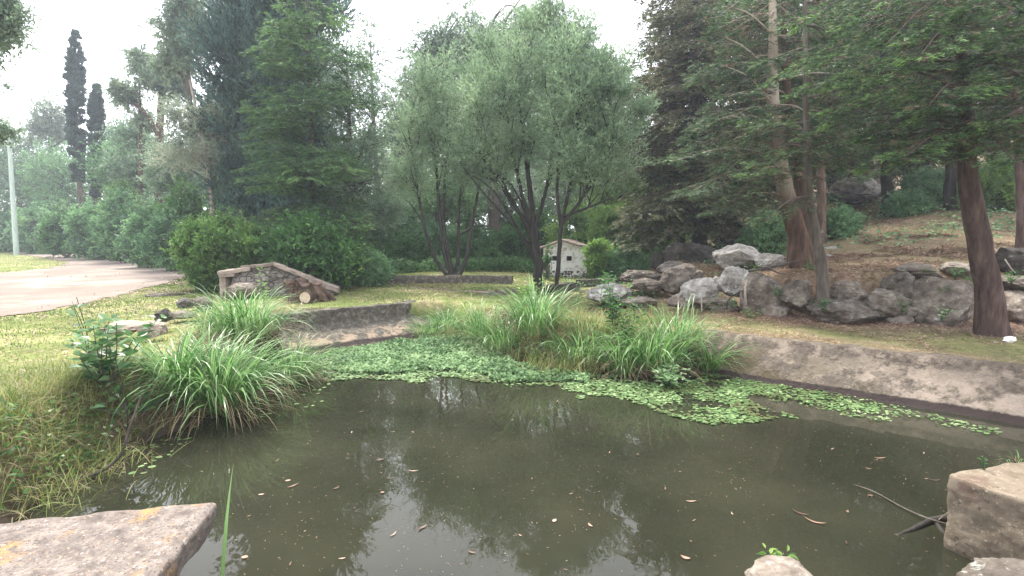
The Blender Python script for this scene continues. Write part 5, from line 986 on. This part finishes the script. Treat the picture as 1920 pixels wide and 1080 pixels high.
# leaf litter
def litter(name, x, y, L, seed, keep):
    r = np.random.default_rng(seed); z = hgt(x, y); ok = keep(x, y, z); x, y, z = x[ok], y[ok], z[ok]; n = len(x); s = np.clip(np.hypot(x, y) / 10, .8, 2.5); mb = MB()
    th = r.uniform(0, 6.28, n); el = r.normal(size=n) * .25; Dv = np.stack([np.cos(th), np.sin(th), el], -1); a = np.clip(fbm(x * 2, y * 2, 51) * .8 + r.normal(size=n) * .22, 0, 1)
    leaves(mb, np.stack([x, y, z + r.uniform(.004, .03, n)], -1), Dv, L * s * r.uniform(.5, 1.4, n), L * s * .22 * r.uniform(.6, 1.3, n), r, a, flat=.8); return tag(mb.build(name, M['litter']), kind='stuff')
x, y = field(80000, 1.5, 15, 5.5, 18, rng); x2, y2 = field(60000, 6, 34, 12, 34, rng); x3, y3 = field(3000, 3, 16, 8, 15, rng)
litter('leaf_litter', np.r_[x, x2], np.r_[y, y2], .075, 5, lambda x, y, z: notpond(x, y, z) & (dpond(x, y) > .2) & (fbm(x * 1.2, y * 1.2, 61) + .35 * sm((2.5 - pdist(x, y, TERR)[0]) / 2) > .5))
x, y = field(60000, -45, 0, 7, 60, rng, 1.6); litter('road_edge_litter', x, y, .06, 66, lambda x, y, z: (pdist(x, y, ROADP)[0] < .5 + .5 * fbm(x, y, 67)) | (road_in(x, y) & (fbm(x * .8, y * .8, 68) > .66)))
x, y = field(26000, -15, 1, 5, 22, rng); litter('dry_straw', x, y, .09, 6, lambda x, y, z: notpond(x, y, z) & ~road_in(x, y) & (dpond(x, y) > .3) & (fbm(x * .9, y * .9, 71) > .5))
# low leafy ground cover beyond the tanks and under the wood
def herbs(name, x, y, h, L, mat, seed, keep=None, W=.5):
    r = np.random.default_rng(seed); z = hgt(x, y); 
    if keep is not None: ok = keep(x, y, z); x, y, z = x[ok], y[ok], z[ok]
    n = len(x); hh = h * (.3 + fbm(x * 1.2, y * 1.2, 5)) ; P = np.stack([x, y, z + r.random(n) * hh], -1); th = r.uniform(0, 6.28, n); Dv = np.stack([np.cos(th), np.sin(th), r.uniform(-.3, .8, n)], -1); mb = MB()
    leaves(mb, P, Dv, L * r.uniform(.6, 1.3, n), L * W, r, flat=.4); return tag(mb.build(name, M[mat]), kind='stuff')
x, y = field(26000, -7.5, 2.2, 22.7, 28, rng); herbs('nettle_patch', x, y, .7, .13, 'broad', 7)
x, y = field(9000, -60, -10, 24, 60, rng); herbs('verge_herbs', x, y, .5, .3, 'broad', 8, lambda x, y, z: ~road_in(x, y) & (inpoly(*proj(np.stack([x, y, z], -1)), [(-200, 440), (60, 452), (345, 478), (345, 497), (160, 480), (60, 468), (-200, 458)])))
x, y = field(8000, 2, 9, 15, 26, rng); herbs('bank_herbs', x, y, .3, .09, 'under', 9, lambda x, y, z: (fbm(x, y, 9) > .5) & ~((x < 5) & (y < 21.5) & (y > 20)) )
x, y = field(14000, 5, 34, 16, 36, rng); herbs('slope_herbs', x, y, .5, .16, 'under', 10, lambda x, y, z: inpoly(x, y, TERR) & (fbm(x * .5, y * .5, 15) > .52) & (y > 15))
# ------------------------------------------------------------------ sedges (each clump a thing)
def at(px, py, z=0.0): q = G(px, py, z); return (q[0], q[1], max(hz(q[0], q[1]), -.02))
sedge('sedge_clump', 'largest arching sedge clump on the left bank overhanging the water', at(405, 752, .15), 760, 1.38, (.45, .3), 1, .015, .4, bend=(.25, -.15))
sedge('sedge_clump', 'bright upright sedge clump at the left of the largest one', at(330, 745, .25), 260, 1.05, (.25, .22), 2, .014, .2, bend=(-.1, -.1))
sedge('sedge_clump', 'sedge clump behind the largest one against the left wall', at(470, 680, .2), 520, 1.15, (.45, .35), 3, .012, .5, bend=(.35, -.1))
sedge('sedge_clump', 'long bladed sedge at the left end of the wall above the weed', at(545, 700, .1), 380, 1.0, (.3, .35), 24, .012, .6, bend=(.2, -.2))
sedge('sedge_clump', 'small sedge tuft hanging over the left wall top', at(420, 640, .5), 240, .9, (.4, .3), 4, .011, .2, bend=(.2, 0))
sedge('sedge_clump', 'tall silvery sedge clump in the middle of the far bank', at(1005, 655, .1), 520, 1.35, (.4, .35), 5, .012, .2)
sedge('sedge_clump', 'spreading sedge left of the tall middle clump', at(940, 642, .15), 420, 1.1, (.4, .35), 6, .011, .3, bend=(-.35, -.2))
sedge('sedge_clump', 'sedge at the corner of the left wall hanging into the weed', at(836, 604, .2), 380, .9, (.3, .4), 7, .01, .5, bend=(-.2, -.3))
sedge('sedge_clump', 'soft grass mound on the lawn corner above the left wall', at(805, 580, .6), 340, .6, (.4, .4), 8, .009, .3, bend=(-.1, -.3))
sedge('sedge_clump', 'sedge behind the tall middle clump', at(905, 612, .3), 360, 1.1, (.6, .4), 9, .011, .3)
sedge('sedge_clump', 'lower mixed sedge right of the tall middle clump', at(1090, 676, .1), 260, .95, (.45, .3), 10, .011, .4)
sedge('sedge_clump', 'broad upright sedge clump above the pale leaved plant', at(1225, 690, .1), 460, 1.2, (.4, .3), 11, .014, .2)
sedge('sedge_clump', 'sedge at the left of the broad upright clump with drooping blades', at(1165, 690, .1), 220, 1.1, (.2, .2), 12, .012, .5, bend=(-.1, -.3))
sedge('sedge_clump', 'small lone sedge tuft at the right end of the far bank', at(1330, 692, .05), 240, .95, (.16, .14), 13, .013, .15, lean=(.05, .8))
sedge('sedge_clump', 'grey green sedge behind the broad upright clump', at(1270, 660, .3), 260, .95, (.5, .35), 14, .01, .4)
sedge('straw_tussock', 'tan tussock of dead blades below the tall middle clump', at(925, 668, .02), 6, .4, (.3, .2), 15, .008, 40, bend=(-.5, -.3), cat='tussock')
def tangle(name, label, pts, n, L, seed, mat='tangle', w=.007, dry=.4):
    o = None; r = np.random.default_rng(seed); c = np.mean([at(*p) for p in pts], 0); o = tag(MB.__new__(MB), None) if False else None
    mb = MB(); mb2 = MB()
    for p in pts:
        q = at(*p); m = n // len(pts)
        for M_, k, le in ((mb, m, (.1, 1.1)), (mb2, int(m * dry), (.7, 1.6))):
            B = np.stack([q[0] + r.normal(size=k) * .3, q[1] + r.normal(size=k) * .22, np.zeros(k)], -1); B[:, 2] = np.maximum(hgt(B[:, 0], B[:, 1]), 0) - .02
            blades(M_, B, r.uniform(0, 6.28, k) , L * r.uniform(.4, 1.2, k), w * r.uniform(.6, 1.3, k), r.uniform(*le, k), r.uniform(.2, 1.6, k), r, 5)
    mb.build(name, M[mat]); ob = COL.objects[-1]; tag(ob, kind='stuff'); mb2.build('dry_' + name, M['sedge_dry']); tag(COL.objects[-1], kind='stuff')
tangle('tangled_grass', '', [(20, 900, .1), (60, 860, .15), (20, 820, .3), (90, 830, .2), (130, 870, .05), (70, 790, .4), (150, 800, .2), (10, 940, .02), (110, 750, .4), (200, 780, .2), (220, 740, .3), (40, 760, .4)], 6500, .3, 21, w=.006)
tangle('bank_tangle', '', [(1000, 650, .2), (1060, 660, .2), (1110, 640, .3), (1080, 615, .4), (1150, 650, .3), (1120, 680, .1), (1040, 690, .05), (1190, 610, .4), (860, 600, .4)], 3600, .45, 22, w=.008, dry=.25)
for nm, mt_, bx_, n_, h_, L_ in (('low_weeds', 'broad', [(0, 760), (60, 740), (170, 760), (220, 800), (180, 880), (60, 950), (0, 960)], 2600, .28, .07), ('low_weeds', 'paleleaf', [(40, 740), (200, 720), (260, 780), (200, 870), (100, 900)], 700, .3, .06), ('peninsula_weeds', 'broad', [(1030, 640), (1180, 620), (1200, 700), (1100, 712), (1030, 690)], 2400, .35, .07), ('peninsula_weeds', 'under', [(880, 640), (1300, 640), (1300, 712), (1100, 712), (900, 680)], 3600, .25, .08)):
    r_ = np.random.default_rng(n_); xx = r_.uniform(-8, 6, n_ * 22); yy = r_.uniform(3.5, 14, n_ * 22); zz = hgt(xx, yy); px_, py_ = proj(np.stack([xx, yy, zz], -1)); ok_ = inpoly(px_, py_, bx_) & (zz > -.05) & (fbm(xx * 2, yy * 2, 3) > .42); i_ = np.where(ok_)[0][:n_]
    herbs(nm, xx[i_], yy[i_], h_, L_, mt_, n_)
# weeds and leafy plants
sprig('fig_sapling', 'leafy fig like sapling with big lobed leaves left of the largest sedge', at(205, 775, .25), .95, 14, 'darkleaf', .18, .14, 31, lean=.75, spacing=.085, stem='bark_grey', palm=2, r=.009, start=.3)
sprig('fig_sapling', 'lower branch of big dull leaves hanging over the water left of the sedge', at(255, 800, .1), .6, 9, 'darkleaf', .16, .13, 32, lean=1.1, spacing=.08, stem='bark_grey', palm=2, r=.008, start=.3)
for i, (px, py, h, lb) in enumerate(((170, 760, .95, 'bare dark twig standing highest left of the fig sapling'), (235, 790, 1.0, 'dark twig rising through the fig sapling'))):
    b = np.array(at(px, py, .3)); stick('dead_twig', [b, b + (.03, 0, h * .5), b + (-.06, 0, h)], .008, lb, 'bark_dark', ([b + (.0, 0, h * .6), b + (-.05, 0, h * .75), b + (-.12, 0, h * .95)],))
b = np.array(at(190, 900, 0)); stick('bent_trunk', [b + (-.45, .1, -.05), b + (-.1, .05, .05), b + (.12, .1, .22), b + (.2, .15, .5), b + (.3, .2, .8)], .022, 'curved brown sapling trunk rising from the left water edge', 'bark_grey')
sprig('tall_weed', 'tall leafy weed stalk in front of the ruin wall', at(497, 590, .5), .95, 2, 'broad_lit', .14, .022, 33, lean=.08, spacing=.03, start=.15)
sprig('leafy_weed', 'bright yellow green leafy weed above the tall middle sedge', at(990, 590, .35), .85, 15, 'broad_lit', .17, .06, 34, lean=.6, spacing=.05)
sprig('leafy_weed', 'leafy weed rising left of the broad upright sedge', at(1150, 655, .25), 1.15, 12, 'broad', .14, .06, 35, lean=.3, spacing=.05)
sprig('leafy_weed', 'dark leafy climber among the sedge right of the middle', at(1178, 660, .3), .9, 7, 'broad', .13, .07, 36, lean=.5, spacing=.05)
sprig('pale_plant', 'pale leaved low plant at the water edge below the broad sedge', G(1252, 722, .03), .4, 24, 'paleleaf', .15, .055, 37, lean=1.0, spacing=.045)
sprig('small_herb', 'tiny bright green herb beside the rock at the bottom edge', G(1462, 1062, .42) - (0, 0, .1), .22, 4, 'broad_lit', .09, .03, 38, lean=.7, spacing=.02, palm=2)
sprig('small_herb', 'small green weed growing on top of the block corner', G(1846, 880, .57), .13, 2, 'broad', .04, .012, 39, lean=.3, spacing=.015)
sprig('leafy_weed', 'yellow green herb tuft between the pale boulders', D(1420, 508, 14.6) - (0, 0, .1), .35, 5, 'broad_lit', .1, .05, 40, lean=.5, spacing=.05)
FERN = [(1547, 572, 10.6, 'grey green seedling leaves at the left end of the wedge boulder'), (1765, 590, 9.9, 'small leafy seedling in front of the very large dark boulder'), (1790, 510, 11.0, 'fern like green clump on the wall beside the thick trunk'), (1815, 530, 10.8, 'second green clump hanging down the wall beside the thick trunk'), (1455, 545, 11.7, 'dull leafy clump between slanting and round boulders'), (1690, 575, 10.7, 'tiny green weed on the middle boulder'), (1520, 500, 12.6, 'green tuft at the foot of the thick red trunk'), (1372, 568, 12.0, 'dark fern behind the flat light stone'), (1080, 560, 13, 'leafy clump in the shade below the hut'), (1130, 535, 15, 'second leafy clump in the shade right of the slender willow'), (1410, 590, 11.4, 'grassy green tuft before the slanting boulder'), (1895, 520, 10.9, 'small leaves between the two stones at the right edge')]
for i, (px, py, Y, lb) in enumerate(FERN):
    b = D(px, py + 8, Y); sprig('fern', lb, b, .3 if Y < 12.8 else .45, 7, ['broad', 'paleleaf', 'broad', 'broad', 'darkleaf', 'broad', 'broad', 'darkleaf', 'darkleaf', 'broad', 'broad_lit', 'broad'][i], .12, .05, 400 + i, lean=.9, spacing=.045)
mb = MB(); b = G(415, 1120, .3); r = np.random.default_rng(2); tb = D(450, 905, b[1] * 1.0)
blades(mb, np.array([b]), np.array([1.2]), np.array([.74]), np.array([.026]), np.array([.12]), np.array([.12]), r, 9, np.array([.75]), 0.0); ob = mb.build('reed_blade', M['sedge'], None, b); ob.location = b; tag(ob, 'single long green grass blade rising beside the near slab', 'grass blade')
for i, (px, py) in enumerate(((1880, 868), (1900, 880), (1915, 872), (1890, 890))):
    pass
sedge('grass_tuft', 'small dry and green grass tuft on top of the block at the right edge', G(1905, 873, .565), 30, .09, (.12, .05), 41, .003, 1.0, cat='grass tuft')
# ------------------------------------------------------------------ water plants
DENSE = [(548, 706), (572, 668), (770, 640), (800, 630), (865, 612), (910, 655), (1000, 690), (1100, 702), (1200, 712), (1300, 716), (1345, 700), (1392, 668), (1425, 688), (1480, 718), (1560, 742), (1650, 762), (1640, 778), (1500, 760), (1450, 747), (1400, 742), (1440, 768), (1500, 788), (1380, 796), (1290, 790), (1230, 768), (1140, 745), (1060, 735), (960, 722), (850, 712), (700, 714), (600, 712)]
CORE = [(556, 700), (575, 672), (770, 642), (800, 632), (865, 614), (915, 660), (1010, 694), (1120, 704), (1100, 722), (960, 712), (840, 700), (700, 704), (600, 700)]
def pads(name, n, box, test, L, z, seed, tilt=.12, mat='pad', dome=0):
    r = np.random.default_rng(seed); x = r.uniform(box[0], box[1], n); y = r.uniform(box[2], box[3], n); P = np.stack([x, y, np.zeros(n)], -1); px, py = proj(P); ok = test(px, py, x, y, r) & inpoly(x, y, POND); P = P[ok]; n = len(P)
    zz = r.uniform(*z, n); P[:, 2] = zz; s = L * r.uniform(.4, 1.45, n); k = 7; th = np.arange(k) / k * 6.283; nx = r.normal(size=n) * tilt * (1 + zz * 20); ny = r.normal(size=n) * tilt * (1 + zz * 20); rot = r.uniform(0, 6.28, n)
    c = np.cos(th[None] + rot[:, None]); s_ = np.sin(th[None] + rot[:, None]); rad = s[:, None] * (.5 + .06 * np.cos(3 * th)[None]); rad = rad * np.where(np.arange(k) == 0, .55, 1)[None]
    V = np.stack([P[:, None, 0] + rad * c, P[:, None, 1] + rad * s_ * .95, P[:, None, 2] + rad * (c * np.clip(nx, -.9, .9)[:, None] + s_ * np.clip(ny, -.9, .9)[:, None])], -1)
    V[..., 2] = np.maximum(V[..., 2], .003 + zz[:, None] * .4); mb = MB(); a = np.clip(fbm(P[:, 0] * 1.5, P[:, 1] * 1.5, 81) * 1.3 - .15 + r.normal(size=n) * .28, 0, 1); mb.add(V.reshape(-1, 3), np.arange(n * k).reshape(n, k), a); return tag(mb.build(name, M[mat]), kind='stuff')
bx = (-5, 8, 4, 13.3)
pads('pennywort_mat', 130000, (-5, 4, 7, 13), lambda px, py, x, y, r: inpoly(px + 40 * (fbm(x * 2, y * 2, 4) - .5), py + 26 * (fbm(x * 2, y * 2, 5) - .5), CORE) & (fbm(x * 4, y * 4, 6) + r.normal(size=len(x)) * .1 > .33), .045, (.01, .085), 1, .22, mat='pad_pale')
pads('water_weed', 190000, bx, lambda px, py, x, y, r: inpoly(px + 50 * (fbm(x * 2, y * 2, 4) - .5), py + 26 * (fbm(x * 2, y * 2, 5) - .5), DENSE) & (fbm(x * 3.2, y * 3.2, 6) + r.normal(size=len(x)) * .07 > .41), .045, (.004, .03), 2, .08)
STRIP = [(1400, 680), (1560, 738), (1700, 768), (1880, 806), (1870, 816), (1760, 806), (1640, 792), (1560, 775), (1400, 740)]
pads('water_weed_strip', 60000, bx, lambda px, py, x, y, r: inpoly(px + 20 * (fbm(x * 3, y * 3, 4) - .5), py + 14 * (fbm(x * 3, y * 3, 5) - .5), STRIP) & (fbm(x * 2.6, y * 2.6, 8) + r.normal(size=len(x)) * .05 > .5), .04, (.004, .03), 3, .1)
LEFT = [(240, 850), (300, 825), (400, 780), (480, 745), (560, 712), (620, 715), (600, 760), (520, 775), (430, 800), (330, 850), (250, 900), (180, 940), (160, 935)]
pads('floating_pads', 9000, bx, lambda px, py, x, y, r: inpoly(px, py, LEFT) & (fbm(x * 2.2, y * 2.2, 9) + r.normal(size=len(x)) * .05 > .53), .055, (.003, .006), 4, .01)
# dead rusty weed under the pads' edge
# ------------------------------------------------------------------ floating specks and leaves
r = np.random.default_rng(9); n = 4200; x = r.uniform(-4, 6, n); y = 3 + 7.5 * r.random(n) ** 1.2; ok = inpoly(x, y, POND) & (fbm(x * .8, y * .8, 3) + r.normal(size=n) * .1 > .42); x, y = x[ok], y[ok]; n = len(x); th = r.uniform(0, 6.28, n); mb = MB()
leaves(mb, np.stack([x, y, np.full(n, .0035)], -1), np.stack([np.cos(th), np.sin(th), np.zeros(n)], -1), np.abs(r.normal(size=n)) * .012 + .005, r.uniform(.003, .008, n), r, r.random(n) * .75, flat=.999); tag(mb.build('floating_specks', M['litter']), kind='stuff')
def leafobj(i, px, py, L, W, ang, mat, label, curl=.25, group=None):
    c = G(px, py, .004); k = 6; t = np.linspace(0, 1, k); w = np.sin(np.pi * np.clip(t * .96 + .04, 0, 1)) ** .8 * W / 2 + .001; zc = curl * L * (t - .5) ** 2 * 2
    V = []; 
    for a_, b_, z_ in zip(t, w, zc): x_ = (a_ - .5) * L; V += [(x_, -b_ + math.sin(a_ * 3) * L * .08, z_ + b_ * .3 + .001), (x_, math.sin(a_ * 3) * L * .08, z_ + .001), (x_, b_ + math.sin(a_ * 3) * L * .08, z_ + b_ * .3 + .001)]
    F = []; 
    for j in range(k - 1): F += [(3 * j, 3 * j + 3, 3 * j + 4, 3 * j + 1), (3 * j + 1, 3 * j + 4, 3 * j + 5, 3 * j + 2)]
    mb = MB(); mb.add(V, F, np.full(len(F), (i * .37) % 1), True); o = mb.build('floating_leaf', M[mat]); o.location = c; o.rotation_euler = (0, 0, ang); tag(o, label, 'leaf', group)
LF = [(713, 863, .09, .03, .3, 'small yellow brown leaf floating left of the pond centre'), (550, 912, .11, .02, .9, 'tan narrow leaf floating right of the near slab'), (540, 902, .05, .03, .4, 'greenish leaf scrap just above the tan narrow leaf'), (631, 916, .06, .02, .7, 'reddish little leaf right of the tan narrow one'),
      (717, 924, .04, .025, 0, 'small round yellowish leaf below the yellow brown one'), (775, 884, .1, .012, 0, 'thin reddish strip of leaf lying level near the middle'), (793, 990, .09, .02, .8, 'pale willow leaf in the lower middle'), (459, 1046, .05, .035, 0, 'pinkish round leaf beside the long grass blade'), (490, 928, .05, .02, .2, 'pink brown leaf beside the tip of the long grass blade'), (1196, 852, .04, .015, 2, 'tiny white leaf near the sky reflection'), (1107, 985, .06, .018, 2, 'yellow leaf standing out in the open lower centre'),
      (1500, 962, .13, .02, 2.3, 'orange brown curled leaf left of the floating branch'), (1527, 978, .16, .022, 2.4, 'long pale husk beside the orange brown leaf'), (1296, 941, .09, .014, 0, 'thin orange strip leaf right of the sky reflection'), (1632, 930, .05, .03, 0, 'white and red leaf caught on the floating branch'), (1285, 1046, .07, .03, 2.5, 'brown leaf near the bottom right of centre'), (1040, 977, .05, .03, 1, 'dull brown leaf at the lower centre'), (1590, 960, .05, .02, 1, 'small brownish leaf under the floating branch'), (1650, 860, .12, .015, 0, 'pale floating strip near the right wall reflection'), (1750, 900, .1, .015, 2.8, 'thin pale sliver near the block corner')]
for i, q in enumerate(LF): leafobj(i, *q[:5], 'litter', q[5])
for i in range(30):
    while True:
        px = r.uniform(420, 1740); py = r.uniform(740, 1060); c = G(px, py)
        if inpoly(np.array([c[0]]), np.array([c[1]]), POND)[0] and not inpoly(np.array([px]), np.array([py]), DENSE)[0]: break
    leafobj(i + 50, px, py, r.uniform(.03, .07), r.uniform(.007, .014), r.uniform(0, 6), 'litter', 'tiny tan willow leaf floating on the open pond water', group='dead leaves floating on the pond')
# peeled plaster flakes at the foot of the right wall
for i, (px, py, s_, lb) in enumerate(((1860, 735, .13, 'large curled plaster flake on the right wall foot'), (1690, 728, .08, 'plaster flake in the middle of the right wall foot'), (1755, 735, .07, 'plaster flake right of the middle one on the wall foot'), (1550, 700, .08, 'plaster flake near the left end of the peeling wall'))):
    c = G(px, py, .16); rr_ = np.random.default_rng(i); k = 9; th = np.arange(k) / k * 6.283; R_ = s_ * rr_.uniform(.7, 1.1, k); V = np.stack([c[0] + R_ * np.cos(th), c[1] + R_ * np.sin(th) * .6, c[2] + .05 * np.sin(th) + .02], -1); V2 = V - (0, 0, .015)
    mb = MB(); mb.add(np.r_[V, [c + (0, 0, .05)]], [(j, (j + 1) % k, k) for j in range(k)]); mb.add(np.r_[V, V2], [(j + k, (j + 1) % k + k, (j + 1) % k, j) for j in range(k)]); mb.add(V2[::-1], [list(range(k))]); o_ = mb.build('plaster_flake', c_right, None, c); o_.location = c; tag(o_, lb, 'flake')
# ------------------------------------------------------------------ haze
HZ = 0.0012  # box of thin air haze, also added to imitate lens glare
if HZ:
    mb = MB(); x0, x1, y0, y1, z0, z1 = -180, 190, -40, 130, -1.6, 42
    mb.add([(x0, y0, z0), (x1, y0, z0), (x1, y1, z0), (x0, y1, z0), (x0, y0, z1), (x1, y0, z1), (x1, y1, z1), (x0, y1, z1)], [(3, 2, 1, 0), (4, 5, 6, 7), (0, 1, 5, 4), (1, 2, 6, 5), (2, 3, 7, 6), (3, 0, 4, 7)])
    m = bpy.data.materials.new('glare_haze'); m.use_nodes = True; N = m.node_tree.nodes; N.clear(); out = N.new('ShaderNodeOutputMaterial'); v = N.new('ShaderNodeVolumePrincipled'); v.inputs['Density'].default_value = HZ; v.inputs['Color'].default_value = (.8, .86, 1, 1); v.inputs['Anisotropy'].default_value = .3
    m.node_tree.links.new(v.outputs[0], out.inputs['Volume']); tag(mb.build('glare_haze', m), kind='stuff')
